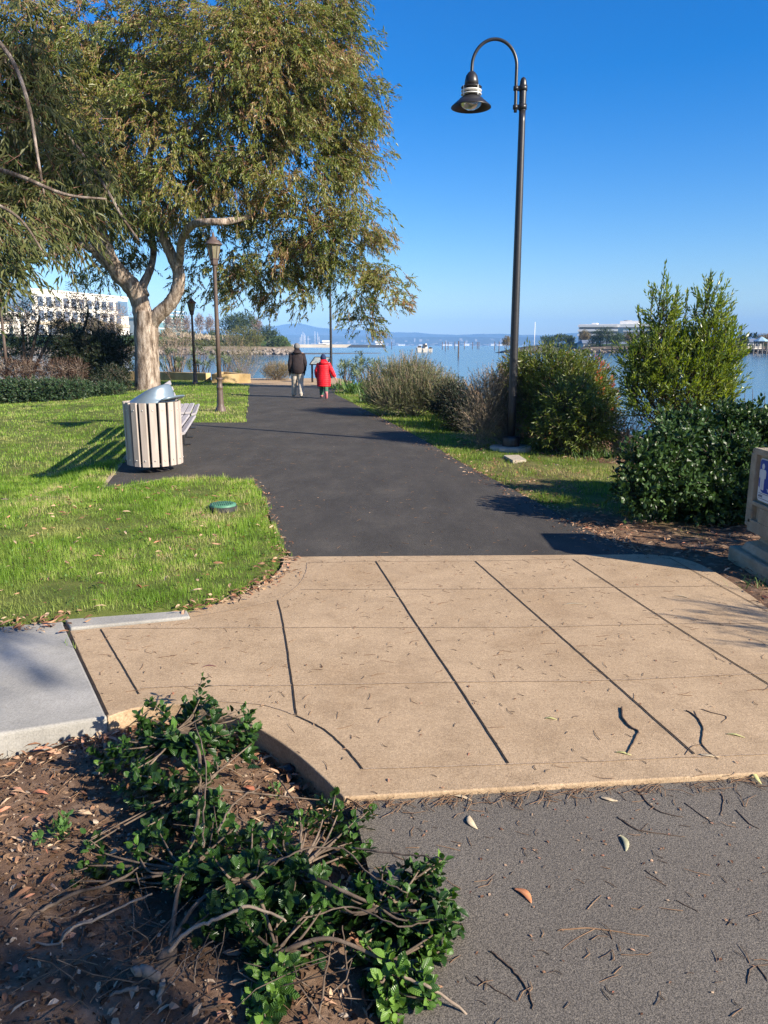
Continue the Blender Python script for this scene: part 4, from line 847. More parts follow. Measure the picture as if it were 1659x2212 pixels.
shrub('green_hedge','low glossy green hedge at the back of the lawn by the left edge','hedge', boxlobes(-90,180,830,872,25.6,11,2,17,16)+boxlobes(180,262,836,862,26.8,4,1,16,17), 4200, 8, .075, .04, .16, ground_g, 'lance', 60, lo=.5, base=(A(60,872,25.6).x,25.6,-.3), stemm=barkd, seed=23, stems=30)
shrub('green_hedge','low bushy green shrub beside the trunk at the right end of the hedges','shrub', [PL(225,838,32,20,28.4),PL(262,842,22,18,28.6),PL(245,815,30,22,29)], 900, 8, .075, .035, .18, hedge_d, 'lance', 60, lo=.5, base=(A(240,858,28.4).x,28.4,-.3), stemm=greyst, seed=24)
def smalltree(label, bx, by_, Y, lobes, m, seed, n=520, L=.1, W=.035):
    b = A(bx,by_,Y); rt = shrub('small_tree', label, 'tree', lobes, n, 8, L, W, .3, m, 'lance', 55, .3, lo=.3, base=(b.x,b.y,-.3), seed=seed)
    for i in range(3):
        l = lobes[i%len(lobes)]; q = Vector((l[0]-b.x,l[1]-b.y,l[2]+.3)); s = Vector((random.uniform(-.15,.15),random.uniform(-.1,.1),-.05))
        MB().tube(spline([s, s*1.4+Vector((random.uniform(-.2,.2),0,q.z*.4)), q*.8+Vector((0,0,q.z*.05)), q],5), lerp_rad([.09,.07,.055,.02],16), 8).build('trunk', barkd, rt)
    return rt
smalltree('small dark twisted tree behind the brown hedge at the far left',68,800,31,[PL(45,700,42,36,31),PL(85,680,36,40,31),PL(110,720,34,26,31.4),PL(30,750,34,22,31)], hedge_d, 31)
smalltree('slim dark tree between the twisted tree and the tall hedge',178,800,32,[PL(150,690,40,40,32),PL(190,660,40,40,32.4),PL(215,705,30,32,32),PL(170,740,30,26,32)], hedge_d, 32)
shrub('leafy_shrub','dark strappy shrub behind the brown hedge at the left edge','shrub',[PL(20,770,40,34,33),PL(85,765,34,34,33.5)], 700, 8, .16, .03, .3, mat_leaf('strap_leaf_dark',[(0,(.02,.04,.016)),(1,(.06,.09,.035))],.2), 'lance', 45, .1, base=(A(50,800,33).x,33,-.4), seed=33)
# --- plants behind the tan walls
echm = mat_leaf('grey_green_rosette_leaf', [(0,(.05,.075,.035)),(.5,(.10,.14,.065)),(1,(.17,.20,.10))], .2, .5, .35)
def rosettes(label, pts, seed, group, L=.22, k=26, name='rosette_shrub', m=None, Y=37, base_z=-.5):
    rng = np.random.default_rng(seed); m = m or echm
    c = [A(px,py,Y+dy) for px,py,dy in pts]; b = Vector((sum(v.x for v in c)/len(c), sum(v.y for v in c)/len(c), base_z)); rt = empty(name, b, 0, label, 'shrub', group)
    P = np.array([v-b for v in c]); P = np.repeat(P,3,0)+rng.normal(0,.14,(len(P)*3,3)); D = rng.normal(0,.35,P.shape); D[:,2] += 1; D[:,1] -= .3
    q = sprigs(P, D, .14, k, L, .036, 78, .0, 0, rng, .0, .2); f = leaf_mesh('foliage', *q, 'lance', m, rt)
    B = rng.normal(0,.12,P.shape)*np.array([1,1,.1]); twig_mesh('stems', B, P, .022, .014, barkd, rt, (P+B)/2+rng.normal(0,.06,P.shape)); return rt
rosettes('grey green rosette shrub behind the wall just right of the trunk', [(356,790,0),(372,775,.5),(362,762,1),(385,790,0),(392,772,1),(350,775,1)], 41, 'rosette shrubs behind the tan wall')
rosettes('pale rosette shrub behind the wall between the two lantern posts', [(408,790,0),(420,775,.4),(432,788,0),(445,770,.6),(452,790,.2),(415,760,1.2),(438,757,1.4)], 42, 'rosette shrubs behind the tan wall')
rosettes('loose rosette shrub above the wedge shaped planter box', [(470,785,.6),(485,778,1),(500,790,.8),(512,798,1),(478,765,1.5)], 43, 'rosette shrubs behind the tan wall', k=20)
lavg = mat_leaf('grey_lavender_leaf', [(0,(.05,.065,.03)),(.45,(.115,.135,.06)),(.75,(.20,.20,.10)),(1,(.36,.30,.19))], .2, .7, .15)
def lavender(label, lobes, base, n, seed, group, H=.35, m=None, k=12, tips=True, stems=120, name='lavender_shrub', L=.045, W=.007, sr=.006, up=1.1):
    rt = shrub(name, label, 'shrub', lobes, n, k, L, W, H, m or lavg, 'lance', 28, 0, 0, .35, up, seed, base, stems, greyst, sr, group, jit=.35)
    if tips:
        rng = np.random.default_rng(seed+100); b = np.array(base); lb = [(l[0]-b[0],l[1]-b[1],l[2]-b[2])+tuple(l[3:]) for l in lobes]
        P, N, _ = lobe_points(lb, n//4, rng, .85); s = N[:,2] > .15; P, N = P[s], N[s]; D = unit(N*.5+np.array([0,0,1.])+rng.normal(0,.22,P.shape)); Q = P+D*rng.uniform(.2,.45,(len(P),1))*H/.35
        twig_mesh('flower_stalks', P, Q, sr*.5, sr*.35, tanst, rt)
        q = sprigs(Q-D*.08, D, .1, 5, .03, .010, 20, 0, 0, rng, 0., .2); leaf_mesh('seed_heads', *q, 'lance', mat_leaf('seed_head',[(0,(.28,.19,.12)),(1,(.46,.34,.23))],.2,.8,.1), rt)
    return rt
lavender('tuft of grey lavender behind the wall at the water edge left of the path', [PL(540,775,30,22,39.2),PL(520,785,24,18,38.8),PL(495,760,34,26,39)], (A(525,800,39).x,39,-.6), 420, 51, 'grey lavender shrubs', H=.5, L=.08, W=.012)
lavender('rounded tan shrub at the far end of the path left of the man', [PL(598,804,26,14,36.8),PL(618,806,16,12,36.8),PL(580,808,14,9,36.8)], (A(600,816,36.8).x,36.8,-.2), 900, 52, 'grey lavender shrubs', H=.3, L=.06, W=.010, tips=True, m=mat_leaf('tan_green_leaf',[(0,(.12,.11,.05)),(.5,(.22,.19,.09)),(1,(.34,.26,.15))],.2,.7,.15))
bare = mat_leaf('dry_leaf', [(0,(.14,.11,.08)),(1,(.28,.22,.16))], .1, .8, .1)
shrub('bare_shrub','leafless grey twiggy shrub behind the wall right of the trunk','shrub',[PL(385,735,36,24,41),PL(360,745,24,20,41)], 350, 6, .03, .006, .5, bare, 'lance', 40, 0, 0, .1, .6, 53, (A(380,775,41).x,41,-.7), 40, greyst, .02)
# --- right side of the path, far to near
rosettes('rosette shrub on the bank just right of the walkers', [(735,800,0),(750,790,.3),(765,800,.2),(742,812,-.6),(758,815,-.7)], 44, 'rosette shrubs on the right bank', Y=31, base_z=-.2)
rosettes('large rosette shrub on the bank behind the strappy clump', [(772,785,0),(790,778,.3),(805,785,.5),(783,800,-.5),(800,805,-.8),(815,795,.2),(770,808,-1)], 45, 'rosette shrubs on the right bank', Y=29.5, base_z=-.2)
agm = mat_leaf('strappy_leaf', [(0,(.05,.11,.025)),(.5,(.10,.19,.04)),(1,(.19,.27,.08))], .3, .4, .45)
def strappy(label, c, n, L, W, seed, group='strappy clumps on the right verge', spread=.35, name='strappy_clump', m=None):
    rng = np.random.default_rng(seed); rt = empty(name, c, 0, label, 'plant', group)
    P = rng.normal(0,spread*.5,(n,3))*np.array([1,1,0]); t = rng.uniform(0,6.28,n); el = rng.uniform(.5,1.4,n)
    D = np.stack([np.cos(t)*np.cos(el),np.sin(t)*np.cos(el),np.sin(el)],-1); N = np.stack([-np.cos(t)*np.sin(el),-np.sin(t)*np.sin(el),np.cos(el)],-1)
    leaf_mesh('foliage', P, D, N, L*rng.uniform(.6,1.15,n), W, rng.uniform(0,1,n), 'strap', m or agm, rt); return rt
g = G(770,848); strappy('bright strappy leaved clump at the path edge right of the walkers', (g.x,g.y,-.02), 170, .62, .035, 61, spread=.55)
g = G(735,838); strappy('low green clump at the far right edge of the path', (g.x,g.y,-.02), 130, .32, .03, 62, spread=.6)
g = G(795,868); strappy('second strappy clump in the shade of the grey lavender', (g.x+.1,g.y,-.02), 90, .5, .03, 63, spread=.4)
lb0 = G(890,885)
lavender('wide grey lavender shrub with tan flower stalks leaning over the verge', [PL(850,840,58,40,18.6),PL(920,850,60,36,18),PL(830,862,38,28,18.2),PL(970,865,40,28,17.6),PL(890,820,50,32,19),PL(880,868,70,22,17.8)], (lb0.x,18.3,-.05), 3600, 54, 'grey lavender shrubs', H=.32, k=16, stems=60, L=.06, W=.011)
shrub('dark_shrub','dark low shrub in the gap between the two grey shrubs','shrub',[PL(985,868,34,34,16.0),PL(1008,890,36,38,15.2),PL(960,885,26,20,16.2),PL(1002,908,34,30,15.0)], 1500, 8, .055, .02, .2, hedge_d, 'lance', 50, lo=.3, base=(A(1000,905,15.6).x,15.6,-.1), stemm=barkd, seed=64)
gt = G(955,918); grt = strappy('bright green grass tussock on the verge before the dark shrub', (gt.x,gt.y,-.02), 420, .34, .008, 65, spread=.62, name='grass_tussock', m=mat_leaf('tussock_blade',[(0,(.07,.15,.015)),(.6,(.13,.25,.03)),(1,(.24,.33,.08))],.35,.5,.3))
lb1 = G(1075,958)
lavender('half bare grey twiggy shrub behind the base of the black lamp', [PL(1055,885,42,56,12.7),PL(1100,875,44,54,12.9),PL(1140,900,36,50,12.8),PL(1040,925,32,36,12.5)], (lb1.x+.2,12.6,-.05), 2300, 55, 'grey lavender shrubs', H=.30, k=9, stems=200, sr=.0055, L=.055, W=.009, m=mat_leaf('thin_grey_leaf',[(0,(.07,.07,.045)),(.5,(.15,.135,.085)),(1,(.30,.23,.16))],.2,.7,.15))
bbm = mat_leaf('bright_narrow_leaf', [(0,(.045,.07,.012)),(.35,(.085,.13,.02)),(.7,(.16,.20,.035)),(.92,(.25,.25,.06)),(1,(.34,.10,.05))], .35, .4, .5)
bb = [PL(1178,818,84,52,12.9,.8),PL(1245,832,66,48,13.1,.8),PL(1130,838,50,52,13,.8),PL(1205,870,80,64,12.6,.7),PL(1272,868,44,54,13,.8),PL(1250,910,60,50,12.6,.8),PL(1170,920,50,46,12.7,.8),PL(1298,890,22,50,13.1,.8)]
bbo = shrub('flowering_shrub','large rounded shrub with red flower tips behind the black lamp','shrub', bb, 3000, 10, .078, .020, .25, bbm, 'lance', 48, .05, 0, .55, .45, 66, (A(1210,960,12.8).x,12.8,-.1), 50, barkd, .014)
rng = np.random.default_rng(70); b = np.array(bbo.location); P, N, _ = lobe_points([(l[0]-b[0],l[1]-b[1],l[2]-b[2])+tuple(l[3:]) for l in bb], 1500, rng, .97)
s = (N[:,2] > .1) & ((P[:,0] > .42) & (rng.random(len(P)) < .6) | (P[:,2] > 1.6) & (rng.random(len(P)) < .3)); P = P[s]+N[s]*.12
q = sprigs(P, N[s]+np.array([0,0,.5]), .06, 16, .028, .009, 65, 0, 0, rng, 0, .3); leaf_mesh('flowers', *q, 'lance', mat_leaf('red_flower',[(0,(.42,.05,.025)),(.6,(.55,.13,.06)),(1,(.55,.26,.14))],.3,.7,.1), bbo)
dkm = mat_leaf('shaded_narrow_leaf', [(0,(.03,.06,.014)),(.6,(.07,.12,.025)),(1,(.15,.20,.045))], .3, .4, .45)
shrub('leafy_shrub','dark green leafy shrub directly in front of the flowering shrub','shrub',[PL(1235,880,44,44,11.8,.7),PL(1265,925,46,40,11.7,.7),PL(1190,935,30,26,11.9,.7),PL(1300,930,26,30,11.8,.7)], 800, 9, .08, .020, .28, bbm, 'lance', 50, .1, 0, .5, .3, 67, (A(1225,965,11.8).x,11.8,-.08), 30, barkd, .012)
# tall two-headed shrub
tall = mat_leaf('tall_shrub_leaf', [(0,(.062,.105,.016)),(.4,(.13,.195,.027)),(.75,(.205,.27,.047)),(1,(.31,.33,.09))], .4, .35, .55)
TY = 11.2
tl = [PL(1422,790,44,76,TY,.8),PL(1400,860,42,66,TY,.8),PL(1532,770,46,84,TY,.8),PL(1560,810,26,80,TY,.8),PL(1470,830,70,80,TY,.8),PL(1540,880,45,60,TY,.8),PL(1430,690,20,52,TY,.9),PL(1530,680,20,56,TY,.9),PL(1484,770,32,44,TY,.9),PL(1372,800,20,60,TY,.9)]
ts = shrub('tall_shrub','tall upright shrub with two pointed leaders standing against the water','shrub', tl, 1450, 11, .082, .026, .26, tall, 'lance', 42, 0, 0, .3, 1.3, 68, (A(1470,930,TY).x,TY,-.1), 40, barkd, .014)
b = np.array(ts.location); rng = np.random.default_rng(71)
tops = [((1420,690),(1437,572)),((1440,690),(1440,600)),((1530,660),(1537,590)),((1525,670),(1530,610)),((1480,700),(1484,632)),((1405,690),(1412,620)),((1560,690),(1556,640)),((1455,690),(1462,625)),((1388,720),(1377,668)),((1500,690),(1510,640)),((1575,740),(1588,700)),((1545,680),(1560,625))]
P = np.array([A(*a_,TY) for a_,_ in tops])-b; Q = np.array([A(*e_,TY) for _,e_ in tops])-b; D = Q-P; Ln = np.linalg.norm(D,axis=1)
for i_ in range(len(P)):
    ld = twig_mesh('leader', P[i_:i_+1], Q[i_:i_+1], .009, .003, barkd, ts); q = sprigs(P[i_:i_+1], D[i_:i_+1], Ln[i_:i_+1], 34, .082, .026, 38, 0, 0, rng, 0, .3); leaf_mesh('leaves', *q, 'lance', tall, ld)
# dark glossy shrub by the sign
vib = mat_leaf('glossy_oval_leaf', [(0,(.014,.032,.008)),(.5,(.032,.068,.017)),(.85,(.065,.12,.033)),(1,(.12,.19,.06))], .2, .4, .32)
vl = [PL(1590,930,80,46,8.2,.8),PL(1500,990,80,56,8.0,.9),PL(1580,1010,80,66,7.4,.8),PL(1440,1040,66,50,7.0,.9),PL(1445,970,46,44,7.2,.9),PL(1540,1080,80,56,7.1,.8),PL(1390,1005,40,46,7.0,.9),PL(1378,1065,36,36,6.9,.9),PL(1480,930,50,36,7.9,.8),PL(1640,960,60,60,8.2,.8),PL(1700,950,60,60,8.2,.8),PL(1465,1100,60,40,7.3,.8),PL(1600,1090,60,50,7.2,.7)]
vv = shrub('glossy_shrub','big dark glossy leaved shrub beside the sign pedestal','shrub', vl, 1750, 9, .054, .031, .16, vib, 'ovate', 62, 0, .1, .5, .5, 69, (A(1530,1130,7.8).x,7.8,-.1), 60, barkd, .010, smooth=True)
P_, N_, _ = lobe_points([(l[0]-vv.location.x,l[1]-vv.location.y,l[2]-vv.location.z,l[3]*.75,l[4]*.75,l[5]*.75) for l in vl], 1500, np.random.default_rng(72), .2)
q = sprigs(P_, N_, .12, 7, .07, .045, 60, 0, 0, np.random.default_rng(73), .1, .3); leaf_mesh('inner_foliage', *q, 'lance6', vib, vv)
shrub('dry_shrub','pale dry tangle between the flowering shrub and the tall shrub','shrub',[PL(1330,930,34,34,12.0),PL(1365,940,26,26,11.6)], 320, 6, .045, .007, .28, bare, 'lance', 30, 0, 0, .1, .8, 75, (A(1340,965,11.8).x,11.8,-.05), 70, tanst, .007)
g = G(1300,985); strappy('small bright grass tuft at the foot of the glossy shrub', (g.x,g.y,-.05), 120, .26, .008, 76, spread=.4, name='grass_tussock')
g = G(1640,1262); strappy('tiny grass tuft on bare soil below the sign pedestal', (g.x,g.y,-.05), 70, .11, .006, 77, spread=.16, name='grass_tussock')
for i,(px_,lab) in enumerate(((1605,'tall thin weed stalk left of the pair at the right edge'),(1622,'middle thin weed stalk above the glossy shrub'),(1648,'thin weed stalk nearest the right edge above the glossy shrub'))):
    a_, b_ = A(px_,925,9.4), A(px_+4,848-(8 if i == 1 else 0),9.4); o = MB().tube([a_,(a_+b_)/2+Vector((.01,0,0)),b_],[.006,.005,.003],6).build('weed_stalk', barkd, fix=False); tag(o, lab, 'weed', 'weed stalks above the glossy shrub')

shrub('leafy_shrub','dark leafy shrub growing in the bed behind the sign pedestal','shrub',[(4.5,5.7,.55,.75,.6,.55),(5.2,6.3,.7,.8,.7,.7),(4.9,5.0,.5,.7,.5,.5),(4.6,6.5,.6,.6,.5,.6)], 900, 9, .08, .035, .18, vib, 'lance6', 55, 0, .1, .3, .5, 169, (4.8,5.9,-.1), 30, barkd, .012)

shrub('leafy_shrub','feathery shrub growing beside the walk to the right of the viewer','shrub',[(4.95,2.75,1.3,.42,.4,.28,.5),(5.0,2.6,.7,.45,.45,.5,.8)], 260, 9, .12, .016, .28, bbm, 'lance', 40, .1, .1, .2, .7, 170, (5.0,2.65,-.1), 30, barkd, .012)
# ================================================================== grass (nobody could count it)
def scatter_grass(name, n, region, mfun, zf, L, W, m, seed, lean=.45, per=1):
    rng = np.random.default_rng(seed); x0,x1,y0,y1 = region
    # more blades close by: density falls with distance
    y = y0*(y1/y0)**rng.random(n) if y0 > 0 else rng.uniform(y0,y1,n); x = rng.uniform(x0,x1,n); 
    keep = mfun(x,y) > rng.random(n); x, y = x[keep], y[keep]; k = len(x)
    z = zf(x,y)-.008; sc_ = np.clip(.62+.6*rng.random(k)**1.5+.4*vnoise(x,y,.45,17)+.42*vnoise(x,y,.11,18),.25,2)
    t = rng.uniform(0,6.28,k); el = np.abs(rng.normal(0,lean,k))
    D = np.stack([np.cos(t)*np.sin(el),np.sin(t)*np.sin(el),np.cos(el)],-1); N = np.stack([-np.sin(t),np.cos(t),np.zeros(k)],-1)
    N = np.cross(D, N); far = np.clip(y/6,1,3.2)
    r = np.clip(.47+.42*vnoise(x,y,.8,19)+.42*vnoise(x,y,.17,20)+rng.normal(0,.24,k),0,1)
    o = leaf_mesh(name, np.stack([x,y,z],-1), D, N, L*sc_*np.clip(far,1,1.25), W*far, r, 'blade', m); return tag(o, kind='stuff')
gmat = mat_leaf('lawn_blade', [(0,(.12,.215,.025)),(.3,(.20,.355,.04)),(.6,(.30,.45,.07)),(.82,(.42,.48,.12)),(1,(.55,.47,.24))], .45, .5, .3, ((.47,.46,.16),.57,.74), .55)
def left_ok(x, y):
    x = x+.05*vnoise(x,y,.21,41)+.03*vnoise(x,y,.07,42); m = lawn_mask(x,y)*(x + .19*(y-5.8) < -.3)
    for p in pavs+[P2((128,1332),(122,1378),(425,1346),(414,1316))]: m = m*(1-inpoly(x,y,p))
    edge = polydist(x,y,walk_out_l+[G(150,1342),G(0,1355)]); wear = smooth01((edge-.02)/.28)*.75+.25
    m = m*wear*(1-.7*smooth01((vnoise(x,y,.7,33)-.3)/.3))*(1-.6*smooth01((vnoise(x,y,.19,34)-.35)/.25))
    return m*(y < 36)
scatter_grass('lawn_grass', 330000, (-6.5,0,3.9,11), left_ok, lawn_z, .050, .0038, gmat, 81, .85)
scatter_grass('lawn_grass', 210000, (-15,-1.5,9,36), left_ok, lawn_z, .048, .0048, gmat, 82, .8)
def right_ok(x, y):
    m = lawn_mask(x,y)*(x + .19*(y-5.8) > 1.6)
    for p in pavs: m = m*(1-inpoly(x,y,p))
    return m*.9
def verge_z(x, y): return -.02-.05*smooth01((x+.19*(y-5.8)-2.2)/3)
scatter_grass('verge_grass', 190000, (-2.5,4.2,6.0,28), right_ok, verge_z, .05, .0045, mat_leaf('verge_blade', [(0,(.09,.16,.018)),(.45,(.17,.28,.03)),(.8,(.30,.34,.08)),(1,(.42,.34,.16))], .38, .5, .3), 83, .8)
# ================================================================== planter: the low glossy shrub
leafm = mat_leaf('veined_leaf', [(0,(.010,.028,.007)),(.35,(.020,.054,.012)),(.65,(.042,.10,.019)),(.88,(.085,.18,.028)),(1,(.15,.27,.045))], .25, .33, .42, veins=True)
wood = mat_n('weathered_branch', [(.28,(.05,.036,.026)),(.5,(.12,.088,.063)),(.75,(.25,.19,.14))], 22, rough=.9, bscale=90, bstr=.6, bdist=.004)
palew = mat_n('pale_dead_wood', [(.3,(.17,.125,.09)),(.6,(.30,.235,.175)),(.8,(.42,.345,.27))], 26, rough=.9, bscale=80, bstr=.5, bdist=.004)
bs0 = G(345,2120,-.05); base = Vector((bs0.x,bs0.y,0))
fs = empty('trailing_shrub', base, 0, 'sprawling dark glossy shrub trailing over the bare soil in the foreground', 'shrub')
clusters = [ # px, py, height, size
 (300,1545,.24,1.0),(355,1530,.27,1.0),(420,1515,.28,1.05),(462,1525,.29,.9),(435,1500,.31,.6),(375,1580,.25,1),(430,1590,.24,1.1),(320,1590,.22,.9),(270,1600,.19,.9),(235,1618,.15,.8),(470,1580,.24,.9),
 (545,1545,.22,.6),(552,1575,.20,.8),(545,1605,.18,.8),(520,1570,.2,.6),(290,1675,.16,1.0),(330,1690,.19,1.1),(375,1700,.2,1),(410,1650,.24,.9),(450,1660,.2,.8),(310,1740,.13,.8),(425,1740,.2,.9),(470,1720,.18,.9),(385,1755,.16,.8),
 (345,1800,.16,.8),(300,1850,.13,.8),(215,1840,.12,.6),(260,1880,.1,.6),(190,1870,.08,.6),(505,1790,.19,.9),(545,1790,.18,.9),(580,1810,.17,.8),(620,1785,.17,.7),(700,1760,.14,.5),(735,1745,.15,.8),(765,1775,.14,.7),(740,1800,.13,.8),(760,1820,.13,.6),
 (460,1850,.22,1),(510,1870,.21,1.1),(560,1850,.2,1.1),(600,1880,.19,1.1),(650,1870,.18,1.1),(690,1890,.17,1),(625,1930,.17,1),(560,1930,.18,1.1),(500,1930,.2,1),(680,1950,.16,1),(735,1930,.15,.9),(600,1985,.15,.9),(780,1900,.16,.8),(800,1945,.14,.7),(530,1990,.16,.9),(460,1950,.18,.8),
 (845,1905,.17,.8),(880,1930,.16,.8),(905,1880,.18,.7),(930,1862,.19,.5),(958,1855,.20,.6),(950,1905,.17,.7),(955,1945,.16,.9),(965,1985,.14,.9),(935,2020,.12,.8),(975,2010,.11,.7),(900,1985,.14,.6),(860,1960,.14,.7),
 (580,2060,.12,.8),(612,2085,.12,.9),(560,2110,.1,.8),(590,2140,.1,.9),(560,2180,.08,.8),(572,2205,.07,.9),(835,2070,.1,.9),(860,2100,.1,1),(820,2120,.09,.9),(880,2130,.08,1),(850,2160,.08,1),(915,2100,.10,.7),(925,2130,.09,.7),(830,2185,.06,.8),(700,2020,.12,.6),(790,2040,.1,.6),(430,1800,.21,.9),(400,1860,.2,.9),(360,1900,.15,.8)]
rg = np.random.default_rng(91); CP_ = []; 
for px_,py_,h_,s_ in clusters+[(x+rg.uniform(-42,42),y+rg.uniform(-34,34),h*rg.uniform(.55,.95),s*rg.uniform(.6,.9)) for x,y,h,s in clusters+clusters if rg.random() < .8]:
    p = G(px_,py_,h_-.06); CP_.append((p, s_))
LP, LD, LN, LL, LW, LR = [], [], [], [], [], []
hubs = [Vector((base.x+.02,base.y+.05,.02)), G(400,1880,.08), G(520,1900,.09), G(640,1880,.08), G(430,1700,.1), G(820,1960,.07), G(600,2060,.04), G(840,2080,.03), G(380,1580,.14)]
stm = MB(); hub_par = [None,0,0,2,1,3,2,6,4]
for i,pr in enumerate(hub_par):
    if pr is None: continue
    a, b = hubs[pr], hubs[i]; mid = (a+b)/2+Vector((random.uniform(-.04,.04),random.uniform(-.04,.04),.035)); pts = spline([a,mid,b],7)
    MB().tube([q_-base for q_ in pts], [r_*random.uniform(.9,1.12) for r_ in lerp_rad([.0075,.0055,.004],len(pts))], 8).build('branch', wood, fs)
for p, s_ in CP_:
    hb_ = min(hubs, key=lambda q_: (q_-p).length); d = p-hb_
    mid = hb_+d*.5+Vector((random.uniform(-.03,.03),random.uniform(-.03,.03),-.01)); pts = spline([hb_,mid,p],6)
    stm.tube([q_-base for q_ in pts], lerp_rad([.0048,.0036,.0022],len(pts)), 5, cap=False)
    ax = unit(np.array(d)[None]*.6+np.array([[0,0,d.length*.7]])+rg.normal(0,.15*d.length,(1,3)))
    # leaves along the last part of the twig, then a tight rosette at its tip
    nT = int(21*s_)+4
    back = np.linspace(-.10,.0,nT)*s_*1.25; tan = unit(np.array(pts[-1]-pts[-3])[None]*.7+ax*.5)
    A_ = np.array(p)[None]+tan*back[:,None]+rg.normal(0,.008,(nT,3)); ph = np.arange(nT)*2.4+rg.uniform(0,6); h0 = unit(np.cross(tan, rg.normal(size=(1,3)))); g0 = np.cross(tan,h0)
    pr_ = h0*np.cos(ph)[:,None]+g0*np.sin(ph)[:,None]; an = np.radians(np.linspace(82,32,nT))+rg.normal(0,.18,nT)
    D_ = tan*np.cos(an)[:,None]+pr_*np.sin(an)[:,None]; D_[:,2] += .12; N_ = tan*np.sin(an)[:,None]-pr_*np.cos(an)[:,None]+np.array([0,0,.55])+rg.normal(0,.15,(nT,3))
    sz = s_**.5*np.linspace(1.05,.55,nT)*rg.uniform(.75,1.15,nT)
    LP.append(A_); LD.append(D_); LN.append(N_); LL.append(.066*sz); LW.append(.042*sz); LR.append(np.clip(rg.normal(.30,.10)+(.3 if p.y < 1.78 else 0)+np.linspace(-.12,.38,nT)+rg.normal(0,.09,nT),0,1))
stm.build('twigs', wood, fs)
LP = np.concatenate(LP)-np.array(base); leaf_mesh('foliage', LP, np.concatenate(LD), np.concatenate(LN), np.concatenate(LL), np.concatenate(LW), np.concatenate(LR), 'ovate', leafm, fs, uv=True, smooth=True)
# stump and dead wood of the shrub
sp_ = G(345,2130,-.06)-base
st_ = MB().loft([(sp_+Vector((0,0,-.03)),.075,.06),(sp_+Vector((.0,.01,.01)),.05,.045),(sp_+Vector((.01,.02,.05)),.034,.03),(sp_+Vector((.02,.04,.075)),.02,.018)],14).build('stump', wood, fs)
def px_branch(pts, r, m, name='dead_branch', par=fs, n=7):
    p = spline([G(x,y,z)-(base if par else Vector((0,0,0))) for x,y,z in pts],6)
    p = [q_+Vector((random.gauss(0,.0018),random.gauss(0,.0018),random.gauss(0,.0018))) for q_ in p]
    return MB().tube(p, [q_*.66*random.uniform(.85,1.15) for q_ in lerp_rad(r,len(p))], n).build(name, m, par)
for pts, r, m in ((((365,2055,.05),(410,2010,.09),(470,1985,.11),(540,1960,.12),(620,1990,.1)),[.0085,.0078,.007,.005],palew),
    (((290,2098,.04),(318,2100,.035),(345,2110,.02)),[.021,.020,.016],palew),(((205,2210,-.04),(240,2150,.0),(300,2135,.02)),[.006,.007,.010],palew),
    (((360,2212,-.03),(345,2160,.0),(350,2125,.03)),[.006,.009,.012],palew),(((0,2020,-.03),(80,1975,-.01),(160,1930,.02),(250,1905,.04),(350,1840,.06)),[.007,.009,.008,.005],wood),
    (((60,2035,-.03),(120,2040,.0),(150,2010,.03),(250,1965,.05),(330,1930,.06)),[.004,.005,.006,.004],palew),(((100,2130,-.05),(130,2060,-.01),(140,2010,.02),(200,1985,.04)),[.003,.004,.005],palew),
    (((540,1905,.12),(640,1840,.14),(740,1835,.14),(800,1890,.13),(880,1930,.13)),[.0042,.004,.0035,.0025],wood),(((640,1990,.08),(760,1960,.09),(860,2000,.1),(930,1990,.11)),[.0036,.0036,.003],wood),
    (((760,1830,.1),(860,1845,.13),(920,1850,.15),(960,1855,.17)),[.005,.004,.003],wood),(((870,2110,.04),(940,2140,.02),(1010,2190,-.02)),[.006,.006,.005],palew),
    (((440,1830,.14),(440,1740,.16),(445,1650,.19),(420,1560,.22)),[.0045,.004,.003],wood),(((560,1700,.09),(500,1740,.11),(470,1800,.12)),[.004,.005,.006],wood),(((600,1680,.06),(650,1760,.08),(640,1850,.1)),[.004,.004,.005],wood),
    (((420,2120,.0),(430,2060,.03),(460,2030,.05)),[.004,.004,.003],wood),(((690,2212,-.04),(700,2120,.01),(720,2010,.05)),[.004,.004,.003],wood),(((760,2180,-.04),(750,2100,.01),(740,2000,.05)),[.004,.004,.003],wood)):
    px_branch(pts, r, m)
rgt = np.random.default_rng(95); n = 150; B = np.array([G(rgt.uniform(120,760),rgt.uniform(1800,2200),0) for _ in range(n)])-np.array(base); B[:,2] = rgt.uniform(-.04,.06,n); Dd = rgt.normal(0,1,(n,3))*np.array([1,1,.35]); Q = B+unit(Dd)*rgt.uniform(.08,.22,(n,1)); twig_mesh('dry_twigs', B, Q, .0022, .0012, wood, fs, (B+Q)/2+rgt.normal(0,.012,B.shape))
# seedlings on the soil
sdm = mat_leaf('seedling_leaf',[(0,(.05,.12,.03)),(.6,(.10,.21,.05)),(1,(.18,.30,.08))],.3,.4,.4,veins=True)
for px_,py_,n_,s_,lab in ((130,1790,7,1.0,'little bright green seedling on the bare soil left of the sprawling shrub'),(315,1650,4,.6,'tuft of fresh green sprouts below the grey slab corner'),(600,1680,4,.7,'pale green sprouts among dry leaves inside the curved kerb'),(640,1740,5,.8,'bright sprouts beside the black sprinkler cap')):
    c = G(px_,py_,0); c.z = float(soil_z(c.x,c.y)); rt = empty('seedling', c, 0, lab, 'seedling')
    rng = np.random.default_rng(int(px_)); P = rng.normal(0,.03*s_,(n_,3))*np.array([1,1,0]); D = rng.normal(0,.4,(n_,3)); D[:,2] += 1
    q = sprigs(P, D, .06*s_, 8, .03*s_, .017*s_, 60, 0, 0, rng, .2, .25); leaf_mesh('foliage', *q, 'ovate', sdm, rt, uv=True, smooth=True); twig_mesh('stems', P, P+unit(D)*.06*s_, .0015, .001, sdm, rt)
